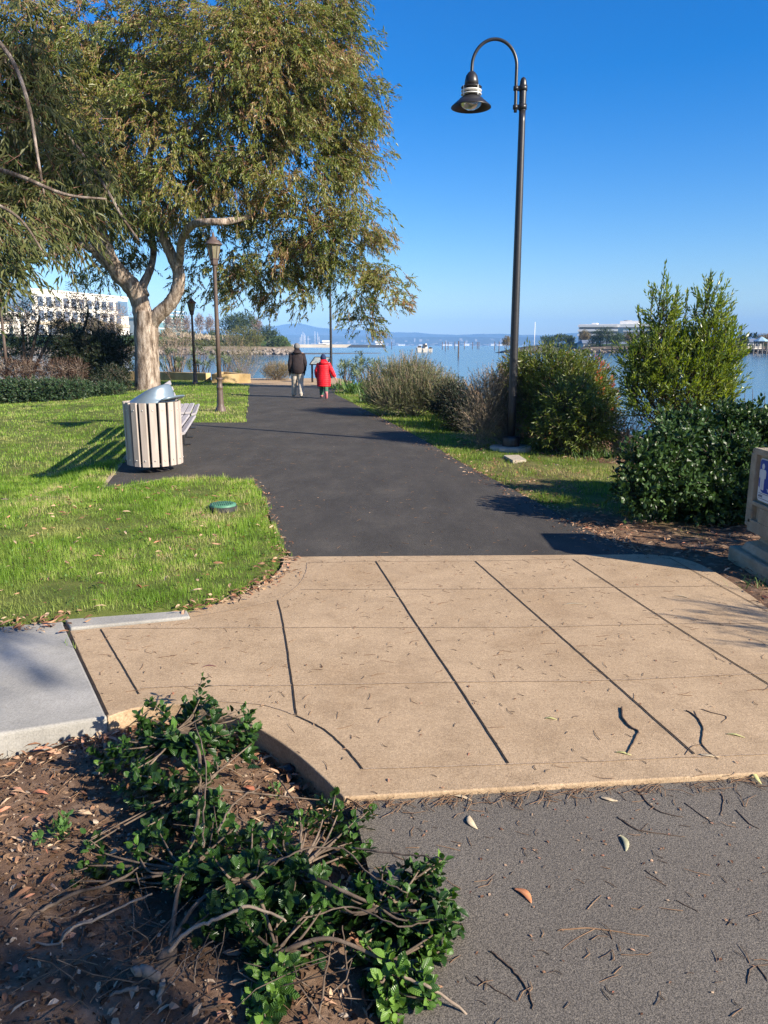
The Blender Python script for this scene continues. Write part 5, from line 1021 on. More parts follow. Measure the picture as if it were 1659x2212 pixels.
c = G(625,1672,-.1); cap_ = MB().lathe([(.026,-.03),(.027,.012),(.024,.016),(.010,.017),(.009,.022),(0,.022)],20).build('sprinkler_cap', mat_n('black_plastic_cap',[(.3,(.012,.012,.013)),(.7,(.03,.03,.03))],30,rough=.4,spec=.5), None, c+Vector((0,0,.02))); tag(cap_,'small round black sprinkler cap in the soil beside the curved kerb','sprinkler')
# ================================================================== litter
def leaf_curved(name, p0, p1, w, m, label, z, group, bend=.1, lift=.003, par=None):
    a, b = G(*p0,z), G(*p1,z); d = b-a; L = d.length; f = d.normalized(); s = Vector((-f.y,f.x,0)); vs = []; fs_ = []; n = 9
    for i in range(n):
        t = i/(n-1); c = a+d*t+s*bend*L*math.sin(math.pi*t)+Vector((0,0,.002+lift*math.sin(math.pi*t*1.15)**2)); ww = w*math.sin(math.pi*min(1,t*.93+.05))**.8/2
        ww *= .8; vs += [c+s*ww+Vector((0,0,ww*.12)), c, c-s*ww+Vector((0,0,ww*.2))]
    for i in range(n-1): fs_ += [(3*i,3*i+1,3*i+4,3*i+3),(3*i+1,3*i+2,3*i+5,3*i+4)]
    o = MB().add(vs, fs_, True).build(name, m, fix=False); sm_ = o.modifiers.new('thick','SOLIDIFY'); sm_.thickness = .0008
    return tag(o, label, 'leaf', group)
tanl = mat_n('dry_tan_leaf',[(.3,(.42,.32,.20)),(.7,(.60,.50,.33))],30,rough=.6); orl = mat_n('orange_leaf',[(.3,(.42,.15,.06)),(.7,(.55,.27,.13))],30,rough=.55); yel = mat_n('yellow_green_leaf',[(.3,(.40,.38,.13)),(.7,(.56,.52,.24))],25,rough=.5); grl = mat_n('grey_curled_leaf',[(.3,(.26,.25,.15)),(.7,(.42,.40,.26))],25); mar = mat_n('maroon_leaf',[(.3,(.16,.06,.06)),(.7,(.26,.11,.10))],25)
GL = 'fallen leaves on the paving'
RZ = -.02
for a in (((1108,1919),(1148,1952),.030,orl,'orange brown curved leaf lying alone on the road',RZ,.16),((1012,1762),(1031,1792),.030,tanl,'broad cream leaf on the road near the walk edge',RZ,-.12),((970,1718),(1023,1732),.020,tanl,'long cream leaf lying along the edge of the road',RZ,.08),
    ((1295,1722),(1334,1731),.024,tanl,'cream leaf under a broken twig at the kerb edge',RZ,-.1),((1338,1803),(1352,1840),.024,grl,'grey curled leaf hanging off a forked twig on the road',RZ,.12),((1624,1664),(1645,1695),.022,yel,'yellow leaf over the road edge at the far right',RZ+.01,-.05),
    ((1176,1552),(1203,1555),.018,yel,'small yellow leaf on the middle slab beside a short stalk',0,.08),((1328,1625),(1364,1632),.017,yel,'yellow green leaf at the lower end of the thick twig',0,.06),((1568,1586),(1609,1594),.017,yel,'pale yellow leaf on the rightmost slab near thin needles',0,.1),
    ((1510,1630),(1555,1634),.022,tanl,'cream leaf beside the forked twig at the slab end',0,-.1),((835,1290),(868,1294),.014,tanl,'tan leaf across the second long joint',0,.08),((436,1442),(468,1440),.012,mar,'dark red leaf in the middle of the left slab',0,.2),((1215,1307),(1268,1306),.016,tanl,'pale tan leaf on the upper middle slab',0,.1),((1455,1288),(1490,1293),.014,tanl,'pale curled leaf near the right joint of the upper slabs',0,.2),((1638,1222),(1662,1232),.02,tanl,'cream leaf lying at the right edge below the pedestal',.0,.2)):
    leaf_curved('fallen_leaf', a[0], a[1], a[2], a[3], a[4], a[5], GL, a[6])
dkw = mat_n('dark_twig',[(.3,(.06,.04,.028)),(.7,(.15,.105,.075))],25); pinn = mat_n('brown_needle',[(.3,(.16,.085,.045)),(.7,(.30,.19,.11))],25)
def twig(pts, r, label, z, m=dkw, forks=()):
    p = spline([G(x,y,z+r*.5) for x,y in pts],5); p = [q_+Vector((random.gauss(0,.0012),random.gauss(0,.0012),abs(random.gauss(0,.0004)))) for q_ in p]
    r *= .62; b = MB().tube(p, lerp_rad([r,r*1.05,r*.85,r*.5],len(p)), 6)
    for f in forks: q_ = spline([G(x,y,z+r*.6) for x,y in f],4); b.tube(q_, lerp_rad([r*.6,r*.35],len(q_)), 5)
    o = b.build('fallen_twig', m); return tag(o, label, 'twig', 'fallen twigs on the paving')
twig(((1343,1528),(1345,1550),(1362,1570),(1378,1580),(1370,1600),(1355,1628)),.0075,'thick crooked twig standing out on the third slab',0)
twig(((1482,1535),(1500,1545),(1518,1570),(1515,1600),(1525,1618),(1552,1640)),.005,'long forked twig on the right slab ending at the front edge',0,forks=(((1510,1560),(1500,1535)),((1518,1608),(1495,1612),(1480,1630))))
twig(((1515,1532),(1540,1540),(1570,1548),(1560,1560)),.0032,'thin hooked twig above the yellow leaf on the right slab',0)
twig(((1060,2055),(1090,2080),(1125,2115),(1145,2150),(1150,2180)),.0042,'long dark bent twig on the road near the bottom',RZ)
twig(((1028,2110),(1060,2130),(1115,2165)),.0026,'thin straight twig left of the bent twig on the road',RZ)
twig(((1205,2010),(1270,2005),(1345,2015),(1402,2022)),.0028,'slim reddish twig with a tiny cap on the road',RZ,pinn,(((1285,2006),(1240,2030),(1215,2050)),))
twig(((1375,1700),(1400,1735),(1430,1755),(1475,1765)),.0036,'dark twig leaning over the road edge below the right slabs',RZ,forks=(((1385,1712),(1420,1690)),))
twig(((1335,1765),(1370,1790),(1420,1800),(1480,1808)),.0032,'forked twig above the grey curled leaf on the road',RZ,forks=(((1370,1790),(1345,1770)),((1385,1793),(1400,1778))))
twig(((745,1722),(770,1735),(800,1757),(815,1762)),.0046,'reddish stick lying across the corner of the curved kerb',RZ+.012,pinn)
twig(((1690,2080),(1625,2090),(1615,2125)),.003,'short stick at the lower right corner of the road',RZ)
twig(((1635,2085),(1660,2120)),.0028,'second short stick running out at the lower right of the road',RZ)
twig(((1460,1945),(1510,1970)),.0022,'short dark twig on the right part of the road',RZ)
twig(((1392,1880),(1430,1905)),.0022,'small dark twig in the middle of the road',RZ)
twig(((1560,1715),(1562,1735),(1556,1760)),.003,'small upright dark twig near the right road edge',RZ)
twig(((1590,1750),(1620,1780),(1640,1790)),.0028,'bent twig right of the small upright twig',RZ)
twig(((1480,1735),(1520,1765),(1545,1780)),.0024,'thin bent twig below the rightmost slab edge',RZ)
# needles, crumbs and seed caps: past counting
rng = np.random.default_rng(97)
def needles(name, P, L, r, m, zj=.002, curve=.12):
    k = len(P); t = rng.uniform(0,3.14159,k); d = np.stack([np.cos(t),np.sin(t),rng.normal(0,.05,k)],-1); Ls = L*rng.uniform(.35,1.2,k)
    a = P-d*(Ls/2)[:,None]; b = P+d*(Ls/2)[:,None]; nn = np.stack([-d[:,1],d[:,0],np.zeros(k)],-1); mid = P+nn*(Ls*rng.normal(0,curve,k))[:,None]; mid[:,2] += zj
    a[:,2] += zj*.5; b[:,2] += zj*.5
    return tag(twig_mesh(name, a, b, r, r*.6, m, None, mid), kind='stuff')
def onp(n, poly, xr, yr, z):
    x = rng.uniform(*xr,n); y = rng.uniform(*yr,n); s = inpoly(x,y,poly); return np.stack([x[s],y[s],np.full(s.sum(),z)],-1)
needles('needle_litter', onp(420,walk_poly,(-2.5,3.2),(2.5,6.2),.0015), .075, .0014, pinn)
needles('needle_litter', onp(420,walk_poly,(-2.5,3.2),(2.5,6.2),.0015), .03, .0016, dkw)
needles('needle_litter', onp(260,rp,(0,2.6),(1.2,2.9),RZ+.0015), .07, .0014, pinn); needles('needle_litter', onp(170,rp,(0,2.6),(1.2,2.9),RZ+.0015), .04, .0014, dkw)
e0, e1 = G(742,1724), near_far; tt = rng.random(260)**1.4; E = np.array(e0)[None]+np.outer(tt,np.array(e1-e0))+np.stack([np.zeros(260),-np.abs(rng.normal(0,.035,260))-.004,np.zeros(260)],-1); E[:,2] = RZ+.003; needles('needle_litter', E, .09, .0015, pinn, .006)
needles('needle_litter', onp(420,path_poly,(-6,2),(5.9,14),-.004), .06, .0018, pinn); flakes_later = True
def flakes(name, P, L, W, m, tilt=.35, shape='lance6'):
    k = len(P); t = rng.uniform(0,6.28,k); D = np.stack([np.cos(t),np.sin(t),rng.normal(0,tilt*.4,k)],-1); N = rng.normal(0,tilt,(k,3)); N[:,2] += 1
    return tag(leaf_mesh(name, P, D, N, L*rng.uniform(.4,1.3,k), W*rng.uniform(.5,1.3,k), rng.random(k), shape, m), kind='stuff')
drym = mat_leaf('dry_litter_leaf',[(0,(.10,.045,.025)),(.3,(.22,.11,.06)),(.6,(.36,.22,.13)),(.85,(.50,.37,.24)),(1,(.40,.14,.08))],.1,.65,.25)
chip = mat_leaf('soil_crumb',[(0,(.035,.02,.012)),(.5,(.12,.07,.042)),(.85,(.24,.16,.10)),(1,(.45,.37,.28))],.0,.9,.1)
def onsoil(n, near=None):
    x = rng.uniform(-3.2,.2,n); y = rng.uniform(.9,4.2,n); s = inpoly(x,y,planter_poly)
    if near is not None: s &= polydist(x,y,[walk_out_n[0]+gs_b*4]+walk_out_n) < np.abs(rng.normal(0,near,n))
    x, y = x[s], y[s]; return np.stack([x,y,soil_z(x,y)+.004],-1)
flakes('dry_leaf_litter', onsoil(7000,.13)+np.array([0,0,.008]), .075, .018, drym, .5); flakes('dry_leaf_litter', onsoil(3000)+np.array([0,0,.006]), .05, .014, drym, .5)
flakes('soil_crumbs', onsoil(26000), .012, .009, chip, .9, 'lance'); flakes('soil_crumbs', onsoil(7000), .026, .015, chip, .9, 'lance6')
needles('needle_litter', onsoil(1300), .10, .0014, pinn, .008); needles('needle_litter', onsoil(500,.2), .13, .0018, mat_n('straw',[(.3,(.36,.27,.17)),(.7,(.52,.42,.29))],20), .012)
# lawn edges and verge litter
def along(pl, n, spread, zf): 
    pl = [Vector((p[0],p[1],0)) for p in pl]; sg_ = rng.integers(0,len(pl)-1,n); t = rng.random(n); a = np.array([pl[i] for i in sg_]); b = np.array([pl[i+1] for i in sg_]); P = a+(b-a)*t[:,None]+np.concatenate([rng.normal(0,spread,(n,2)),np.zeros((n,1))],1); P[:,2] = zf(P[:,0],P[:,1])+.012; return P
flakes('dry_leaf_litter', along(walk_out_l, 170, .06, lawn_z), .07, .018, drym, .5); flakes('dry_leaf_litter', along([G(150,1345),G(0,1356)], 70, .08, lawn_z), .07, .018, drym, .5)
flakes('dry_leaf_litter', along([G(612,1200),G(597,1160),G(572,1080),G(545,1036)], 200, .045, lawn_z), .04, .012, drym, .5)
flakes('dry_leaf_litter', along([G(800,890),G(850,915),G(925,955),G(1000,1000),G(1100,1052),G(1200,1105),G(1290,1155),G(1400,1197)], 1500, .12, verge_z), .05, .015, drym, .5)
x = rng.uniform(1.0,5.5,9000); y = rng.uniform(4.2,14,9000); s = (x+.19*(y-5.8) > 1.95) & ((rng.random(9000) > lawn_mask(x,y)*.93) ); 
for p in pavs: s &= ~inpoly(x,y,p)
x, y = x[s], y[s]; flakes('dry_leaf_litter', np.stack([x,y,verge_z(x,y)+.02],-1), .06, .016, drym, .6)
needles('needle_litter', np.stack([x,y,verge_z(x,y)+.02],-1)[:1800], .16, .002, pinn, .012)
x = rng.uniform(-5,-.8,500); y = rng.uniform(4.2,9,500); s = left_ok(x,y) > .2; x,y = x[s],y[s]; flakes('dry_leaf_litter', np.stack([x,y,lawn_z(x,y)+.035],-1), .07, .017, drym, .7)

flakes('path_specks', onp(900,path_poly,(-6,2),(5.9,26),-.003), .022, .010, drym, .15); flakes('path_specks', onp(420,walk_poly,(-2.5,3.2),(2.5,6.2),.003), .02, .008, drym, .15); flakes('path_specks', onp(420,rp,(0,2.6),(1.2,2.9),RZ+.003), .014, .008, drym, .15)

x = rng.uniform(-6,-.7,5200); y = rng.uniform(4,12,5200); s = (left_ok(x,y) > .2) & (vnoise(x,y,.5,51) > .05); x, y = x[s], y[s]; k = len(x)
flakes('clover', np.stack([x,y,lawn_z(x,y)+rng.uniform(.015,.035,k)],-1), .020, .018, mat_leaf('clover_leaf',[(0,(.05,.11,.02)),(1,(.13,.22,.05))],.3,.5,.3), .5)
# ================================================================== far left shore: offices, trees, plants
def gz(Y, py): return EYE+Y*(746-py)/FOC*1.0
def building_plane(p0, p1):   # local frame along a facade from p0 to p1 (x along, y inward)
    d = Vector((p1[0]-p0[0],p1[1]-p0[1],0)); return d.length, math.atan2(d.y,d.x)
whitew = mat_n('white_panel_wall',[(.3,(.66,.62,.55)),(.7,(.74,.70,.63))],.4,rough=.8); tanw = mat_n('tan_base_wall',[(.3,(.50,.42,.30)),(.7,(.58,.50,.37))],.5)
glassb = mat('blue_office_glass',(.10,.17,.26),.12,.8); glassd = mat('dark_window_glass',(.10,.12,.16),.12,.8); glasst = mat('teal_office_glass',(.12,.24,.27),.12,.8); roofg = mat('grey_roof',(.30,.30,.29),.9)
def office(label, p0, p1, zb, zt, depth, rows, group=None, col_=whitew):
    L, a = building_plane(p0,p1); rt = empty('office_building', (p0[0],p0[1],0), a, label, 'building', group)
    m = MB().box((0,.4,zb),(L,depth,zt)); m.build('wall', col_, rt)
    for (z0, z1, xs, w, gm_, nm) in rows:
        for x in xs: MB().box((x,.15,z0),(x+w,.41,z1)).build(nm, gm_, rt)
    MB().box((-.3,.1,zt),(L+.3,depth+.3,zt+.5)).build('parapet', col_, rt)
    return rt, L
oA, oB = (-123.0,215.0), (-96.0,300.0); L0,_ = building_plane(oA,oB)
zb = 5.0
xs = [38+i*4.0 for i in range(12)]
off, L0 = office('long white three storey office building with rows of dark windows behind the eucalyptus', oA, oB, zb, 18.8, 30,
   [(14.0,17.0,xs,2.3,glassd,'window'),(9.4,12.6,xs,2.3,glassd,'window'),(zb+.2,8.0,[40+i*5.6 for i in range(8)],3.6,glassd,'window'),(12.4,17.6,[L0-6],5.6,glassb,'glass_bay'),(13.4,17.6,[2,12],8,glassb,'glass_bay'),(8.2,11.4,[2,12],8,glassd,'window')])
MB().box((0,.0,8.2),(L0,.39,9.0)).build('tan_band', tanw, off)
cb = MB().box((24,-3.5,11.5),(35,6,20.5)).build('glass_stair_block', glassb, off); MB().box((23.4,-3.8,10.6),(35.6,5,11.4)).build('canopy', whitew, cb)
MB().box((5,-2.6,17.9),(30,2,18.7)).build('roof_canopy', whitew, off); MB().box((4,6,19.3),(22,18,22)).build('plant_room', roofg, off)
MB().box((28.2,-3.3,zb-1),(29.4,-2.1,11.5)).build('column', whitew, off); MB().box((33,-3.3,zb-1),(34.2,-2.1,11.5)).build('column', whitew, off)
gA, gB = A(344,700,330), A(396,700,345); off2, L2 = office('teal glass office block partly hidden right of the eucalyptus trunk', (gA.x,330), (gB.x,345), 2.0, gz(330,690), 20, [(gz(330,722),gz(330,712),[.3],3.9,glasst,'window_band'),(gz(330,709),gz(330,699),[.3],3.9,glasst,'window_band')], col_=mat_n('pale_panel',[(.3,(.45,.50,.50)),(.7,(.55,.60,.60))],.5))
MB().box((4.4,-.3,3),(L2+.2,.39,gz(330,684))).build('glass_tower', glasst, off2)
for i in range(9): z = 4+i*1.45; MB().box((4.3,-.45,z),(L2+.3,-.31,z+.25)).build('sun_fin', whitew, off2)
# trees of the far shore
cyp = mat_leaf('dark_cypress_leaf',[(0,(.022,.04,.018)),(.6,(.05,.075,.028)),(1,(.09,.11,.04))],.1,.6,.2); olv = mat_leaf('olive_bush_leaf',[(0,(.055,.065,.018)),(.5,(.11,.115,.03)),(1,(.18,.165,.055))],.15,.6,.2); brn = mat_leaf('bare_winter_twig',[(0,(.15,.10,.075)),(1,(.30,.22,.17))],.05,.8,.1); tanl_ = mat_leaf('tan_tree_leaf',[(0,(.12,.10,.045)),(1,(.26,.20,.10))],.15,.7,.15); grn = mat_leaf('mid_green_tree_leaf',[(0,(.03,.055,.02)),(.6,(.06,.095,.03)),(1,(.11,.14,.05))],.15,.6,.2)
paleb = mat('pale_trunk_bark',(.42,.37,.31),.9,.1); 
def ftree(name, label, px_, pyt, pyb, rpx, Y, m, seed, n=420, leaf=.5, shape='round', group=None, trunk=barkd, cat='tree', k=5):
    rng = np.random.default_rng(seed); b = A(px_, pyb, Y); top = A(px_, pyt, Y); H = top.z-b.z; r = rpx*Y/FOC; rt = empty(name, b, 0, label, cat, group)
    if shape == 'poplar': lob = [(0,0,H*.5,r*.7,r*.7,H*.3),(0,0,H*.72,r*.5,r*.5,H*.26)]
    elif shape == 'cone': lob = [(0,0,H*.25,r,r,H*.25),(0,0,H*.5,r*.75,r*.75,H*.25),(0,0,H*.76,r*.45,r*.45,H*.22)]
    elif shape == 'wide': lob = [(rng.uniform(-.6,.6)*r,rng.uniform(-.5,.5)*r,H*rng.uniform(.45,.8),r*.5,r*.5,H*.24) for _ in range(7)]
    elif shape == 'bush': lob = [(rng.uniform(-.65,.65)*r,rng.uniform(-.5,.5)*r,H*rng.uniform(.3,.62),r*.5,r*.5,H*.36) for _ in range(7)]
    else: lob = [(0,0,H*.6,r*.75,r*.75,H*.34)]+[(rng.uniform(-.5,.5)*r,rng.uniform(-.4,.4)*r,H*rng.uniform(.45,.8),r*.5,r*.5,H*.2) for _ in range(5)]
    P, N, _ = lobe_points(lob, n, rng, .4); D = N*.8+np.array([0,0,1.4 if shape == 'poplar' else .35])+rng.normal(0,.4,(n,3))
    q = sprigs(P, D, leaf*1.6, k, leaf, leaf*(.16 if m is brn else .42), 35 if shape == 'poplar' else 55, 0, 0, rng, 0, .4); leaf_mesh('crown', *q, 'lance', m, rt)
    if shape != 'bush': MB().tube([(0,0,-.6),(r*.04,0,H*.3),(0,0,H*.75)], [H*.028,H*.022,H*.008], 7).build('trunk', trunk, rt)
    return rt
PG = 'bare poplars on the far shore'
for i,(x,t,w_,lab) in enumerate(((366,683,9,'bare brown poplar in front of the teal glass block'),(385,682,9,'bare poplar just left of the middle lantern pole'),(405,683,8,'bare poplar beside the middle lantern pole'),(433,681,9,'bare poplar right of the middle lantern pole'),(455,686,9,'bare poplar left of the nearest lantern pole'),(548,688,8,'thin bare poplar just right of the dark cypress'),(558,690,7,'last bare poplar standing behind the olive bushes'))):
    ftree('bare_poplar', lab, x, t, 733, w_, 262+i*3, brn, 200+i, 210, .8, 'poplar', PG, paleb)
ftree('cypress_tree','spreading dark cypress on the far shore right of the nearest lantern',510,680,742,42,236,cyp,210,900,.55,'wide')
ftree('cypress_tree','small flat topped dark pine near the point of the far shore',577,709,742,24,226,cyp,211,420,.5,'wide')
for i,(x,t,b_,w_,m,lab) in enumerate(((505,705,752,50,olv,'large olive green bush below the dark cypress'),(548,717,752,34,olv,'olive bush left of the flat topped pine'),(600,728,754,26,grn,'low rounded green bush at the point of the far shore'),(445,722,745,24,cyp,'dark bush behind the pampas grass left of the nearest lantern'),(472,718,742,24,cyp,'dark bush behind the nearest lantern pole'),(405,716,742,24,cyp,'dark bush among the bare poplars'),(360,712,742,24,tanl_,'brown bush in front of the teal glass block'),(395,735,756,34,olv,'low olive ground shrub on the far bank left of the pampas grass'),(345,737,757,28,olv,'low olive shrub on the far bank beside the trunk'),(440,740,757,34,olv,'low green shrub on the bank under the pampas plumes'))):
    ftree('shore_bush', lab, x, t, b_, w_, 222 if b_ > 748 else 250, m, 220+i, 480, .5, 'bush', 'bushes on the far left shore', cat='bush')
for i,(x,t,b_,w_,m,lab) in enumerate(((205,690,728,22,tanl_,'bronze leaved tree with pale trunk in front of the white office'),(222,700,729,18,tanl_,'smaller bronze tree right of the pale trunked tree'),(243,698,728,26,tanl_,'golden brown tree before the office windows'),(130,692,730,24,tanl_,'russet tree at the foot of the glass stair block'),(165,700,732,18,grn,'dark green small tree before the office entrance'))):
    ftree('shore_tree', lab, x, t, b_, w_, 222, m, 240+i, 460, .5, 'round', 'trees in front of the white office', paleb)
bw = [ftree('bare_tree', lab, x, t, b_, w_, Y, brn, 250+i, 220, .8, 'round', 'bare trees on the far left shore', paleb, k=4) for i,(x,t,b_,w_,Y,lab) in enumerate(((185,628,742,62,196,'large bare spreading tree in front of the white office'),(60,640,748,48,190,'bare tree behind the small twisted tree'),(250,655,735,34,206,'bare tree between the office and the eucalyptus limb')))]
# pampas grass
plum = mat_leaf('cream_plume',[(0,(.42,.34,.22)),(1,(.66,.56,.40))],.3,.8,.1)
def pampas(label, px_, pyb, w_, h_, Y, seed):
    rng = np.random.default_rng(seed); b = A(px_,pyb,Y); s = Y/FOC; rt = empty('pampas_grass', b, 0, label, 'plant', 'pampas grass clumps on the far shore'); n = max(int(w_*1.6),10)
    t = rng.normal(0,.42,n); D = np.stack([np.sin(t),rng.normal(0,.25,n),np.cos(t)],-1); P = np.stack([rng.uniform(-.35,.35,n)*w_*s,rng.normal(0,.5,n),np.zeros(n)],-1); H = h_*s*rng.uniform(.6,1.05,n)
    q = P+unit(D)*(H*.42)[:,None]; leaf_mesh('plumes', q, D, np.tile([0,-1.,.3],(n,1)), H*.62, .34, rng.random(n), 'lance6', plum, rt)
    P2_ = np.repeat(P,5,0); t = rng.normal(0,.8,n*5); D2 = np.stack([np.sin(t),rng.normal(0,.4,n*5),np.cos(t)],-1); leaf_mesh('foliage', P2_, D2, np.tile([0,-1.,.2],(n*5,1)), np.repeat(H,5)*.6, .12, rng.random(n*5), 'lance', olv, rt)
for i,(x,b_,w_,h_,lab) in enumerate(((433,741,28,22,'pampas grass clump right of the middle lantern pole'),(455,742,24,20,'pampas grass clump between the two lantern poles'),(492,744,18,22,'pampas clump just right of the nearest lantern pole'),(510,745,20,22,'pampas clump below the olive bush'),(542,744,20,16,'small pampas clump under the second olive bush'),(585,748,16,14,'pampas clump nearest the point of the shore'),(610,747,12,12,'tiny pampas clump at the tip beside the green bush'),(403,736,20,20,'pampas clump left of the middle lantern pole'),(373,735,14,18,'pampas clump below the teal glass block'))): pampas(lab, x, b_, w_, h_, 224, 260+i)
# rip-rap
rock = mat_n('shore_rock',[(.3,(.10,.085,.07)),(.55,(.24,.20,.165)),(.8,(.46,.40,.33))],.5,rough=.95,bscale=4,bstr=.6,bdist=.08)
def rocks(name, line, n, spread, size, seed, z0=WATER, m=rock):
    rng = np.random.default_rng(seed); segl = np.array([math.hypot(b[0]-a[0],b[1]-a[1]) for a,b in zip(line[:-1],line[1:])]); i = rng.choice(len(segl),n,p=segl/segl.sum()); t = rng.random(n)
    a = np.array(line)[i]; b = np.array(line)[i+1]; c = a+(b-a)*t[:,None]; d = unit(b-a); nn = np.stack([d[:,1],-d[:,0]],-1); off_ = rng.uniform(-.6,abs(spread),n); c = c+nn*off_[:,None]*np.sign(spread)
    ico = np.array([[0,0,1],[.89,0,.45],[.28,.85,.45],[-.72,.53,.45],[-.72,-.53,.45],[.28,-.85,.45],[.72,.53,-.45],[-.28,.85,-.45],[-.89,0,-.45],[-.28,-.85,-.45],[.72,-.53,-.45],[0,0,-1]])
    f = np.array([[0,1,2],[0,2,3],[0,3,4],[0,4,5],[0,5,1],[1,6,2],[2,7,3],[3,8,4],[4,9,5],[5,10,1],[2,6,7],[3,7,8],[4,8,9],[5,9,10],[1,10,6],[7,6,11],[8,7,11],[9,8,11],[10,9,11],[6,10,11]])
    s = size*rng.uniform(.5,1.4,(n,1,1))*rng.uniform(.6,1.2,(n,1,3)); V = ico[None]*s*rng.uniform(.8,1.2,(n,12,1)); th = rng.uniform(0,6.28,n); cs, sn = np.cos(th)[:,None], np.sin(th)[:,None]
    V = np.stack([V[...,0]*cs-V[...,1]*sn, V[...,0]*sn+V[...,1]*cs, V[...,2]*.7],-1); V[...,0] += c[:,0,None]; V[...,1] += c[:,1,None]; V[...,2] += (z0+.1+np.abs(off_)*.28)[:,None]
    return tag(np_mesh(name, V.reshape(-1,3), [(f[None]+(np.arange(n)*12)[:,None,None]).reshape(-1,3)], m), kind='stuff')
rocks('shore_rocks', list(reversed(fs_line)), 1500, -4.5, .55, 300); rocks('shore_rocks', list(reversed(rs_line)), 700, -4, .6, 301); rocks('bank_rocks', shore[8:14], 260, 1.6, .22, 302)
# ================================================================== breakwater, marina masts
bwY = 900
a_, c_, e_ = A(630,748,bwY), A(757,748,bwY), A(833,748,bwY)
bwo = MB().box((a_.x,bwY,WATER-1),(c_.x,bwY+6,2.6)).build('breakwater', mat_n('pale_breakwater_wall',[(.3,(.50,.42,.30)),(.7,(.66,.58,.45))],.05)); tag(bwo,'long pale breakwater wall across the bay behind the man','breakwater')
bw2 = MB().box((c_.x+.5,bwY-4,WATER-1),(e_.x,bwY+5,2.2)).build('breakwater', mat('dark_pile_wall',(.055,.055,.055),.9)); tag(bw2,'dark end section of the breakwater below the hanging branch','breakwater')
wm_ = mat('white_hull',(.78,.76,.72),.4,.4); mm_ = mat('mast_alloy',(.75,.74,.72),.4,.4)
def sailboat(label, px_, pyt, Y):
    t = A(px_,pyt,Y); rt = empty('sailboat', (t.x,Y,WATER), 0, label, 'sailboat', 'sailboats behind the breakwater')
    MB().loft([((0,-4,.3),.05,.05),((0,-3.5,.9),.4,.4),((0,0,.9),1.5,.5),((0,4,1),1.2,.4)],8,False); h = MB(); h.add([(-1.3,-4,0),(1.3,-4,0),(1.6,1,0),(0,6,.2),(-1.6,1,0),(-1.5,-4,1.6),(1.5,-4,1.6),(1.9,1,1.7),(0,7,2.2),(-1.9,1,1.7)],[(4,3,2,1,0),(5,6,7,8,9),(0,1,6,5),(1,2,7,6),(2,3,8,7),(3,4,9,8),(4,0,5,9)]); h.build('hull', wm_, rt)
    MB().box((-1,-2.5,1.65),(1,2,2.6)).build('cabin', wm_, rt); MB().tube([(0,1,1.6),(0,1,t.z-WATER)],[.22,.14],6).build('mast', mm_, rt); MB().bar((0,1,3.2),(0,-4,3.1),.25,.35).build('boom', mm_, rt)
for x,t,lab in ((648,728,'short masted sailboat at the left of the marina'),(651,722,'sailboat with second mast in the left group beside the man'),(654,717,'tallest masted sailboat in the left group above the beanie'),(657,720,'sailboat just right of the tallest left mast'),(659,724,'lower masted sailboat at the right of the left group'),(665,726,'sailboat standing alone between the two groups of masts'),(680,716,'tall masted sailboat at the left of the right hand group'),(686,718,'tall masted sailboat in the middle of the right hand group'),(689,727,'short masted sailboat at the right end of the marina')): sailboat(lab, x, t, 960+random.uniform(-15,25))
for x0,x1,pyt,lab in ((697,712,737,'low white marina shed behind the breakwater'),(812,827,739,'white boat house on the dark end of the breakwater'),(690,704,741,'white boats shed left of the far lamp pole')):
    p0,p1 = A(x0,745,940),A(x1,745,940); m = MB().box((p0.x,940,1),(p1.x,950,gz(940,pyt)-1)); o = empty('marina_shed',(0,0,0),0,lab,'shed'); m.build('wall',wm_,o); mr = MB().add([(p0.x-1,939,gz(940,pyt)-1),(p1.x+1,939,gz(940,pyt)-1),(p1.x+1,951,gz(940,pyt)-1),(p0.x-1,951,gz(940,pyt)-1),(p0.x-1,945,gz(940,pyt)+.8),(p1.x+1,945,gz(940,pyt)+.8)],[(0,1,5,4),(2,3,4,5),(0,4,3),(1,2,5),(3,2,1,0)]); mr.build('roof',wm_,o)
# port sheds and town specks at the foot of the hills
for i,(x0,x1,pyt,lab) in enumerate(((955,977,743.4,'long white warehouse across the bay left of the boats'),(1002,1014,742.4,'shorter white warehouse just right of the long one'),(983,992,743.8,'low white shed between the two warehouses'),(1075,1095,743.6,'pale shed on the far bay shore right of the piles'),(860,875,743.6,'pale building on the far bay shore right of the breakwater'),(1060,1068,743.2,'small pale building near the far shore piles'),(905,918,743.8,'low pale shed on the far shore above the boats'))):
    p0,p1 = A(x0,745,4500),A(x1,745,4500); o = empty('warehouse',(p0.x,4500,0),0,lab,'warehouse','warehouses on the far bay shore'); zt = gz(4500,pyt); MB().box((0,0,-1),(p1.x-p0.x,60,zt)).build('wall',wm_,o); MB().add([(-2,-2,zt),(p1.x-p0.x+2,-2,zt),(p1.x-p0.x+2,62,zt),(-2,62,zt),(-2,30,zt+1),(p1.x-p0.x+2,30,zt+1)],[(0,1,5,4),(2,3,4,5),(0,4,3),(1,2,5),(3,2,1,0)]).build('roof',wm_,o)
rng = np.random.default_rng(310); tb = MB()
for _ in range(190):
    x = rng.uniform(590,1330); Y = rng.uniform(4550,5000); p = A(x,745,Y); w_ = rng.uniform(6,26); h_ = rng.uniform(2,4.5); z0 = -2+(Y-4550)*.05*rng.random(); tb.box((p.x,Y,z0),(p.x+w_,Y+w_,z0+h_))
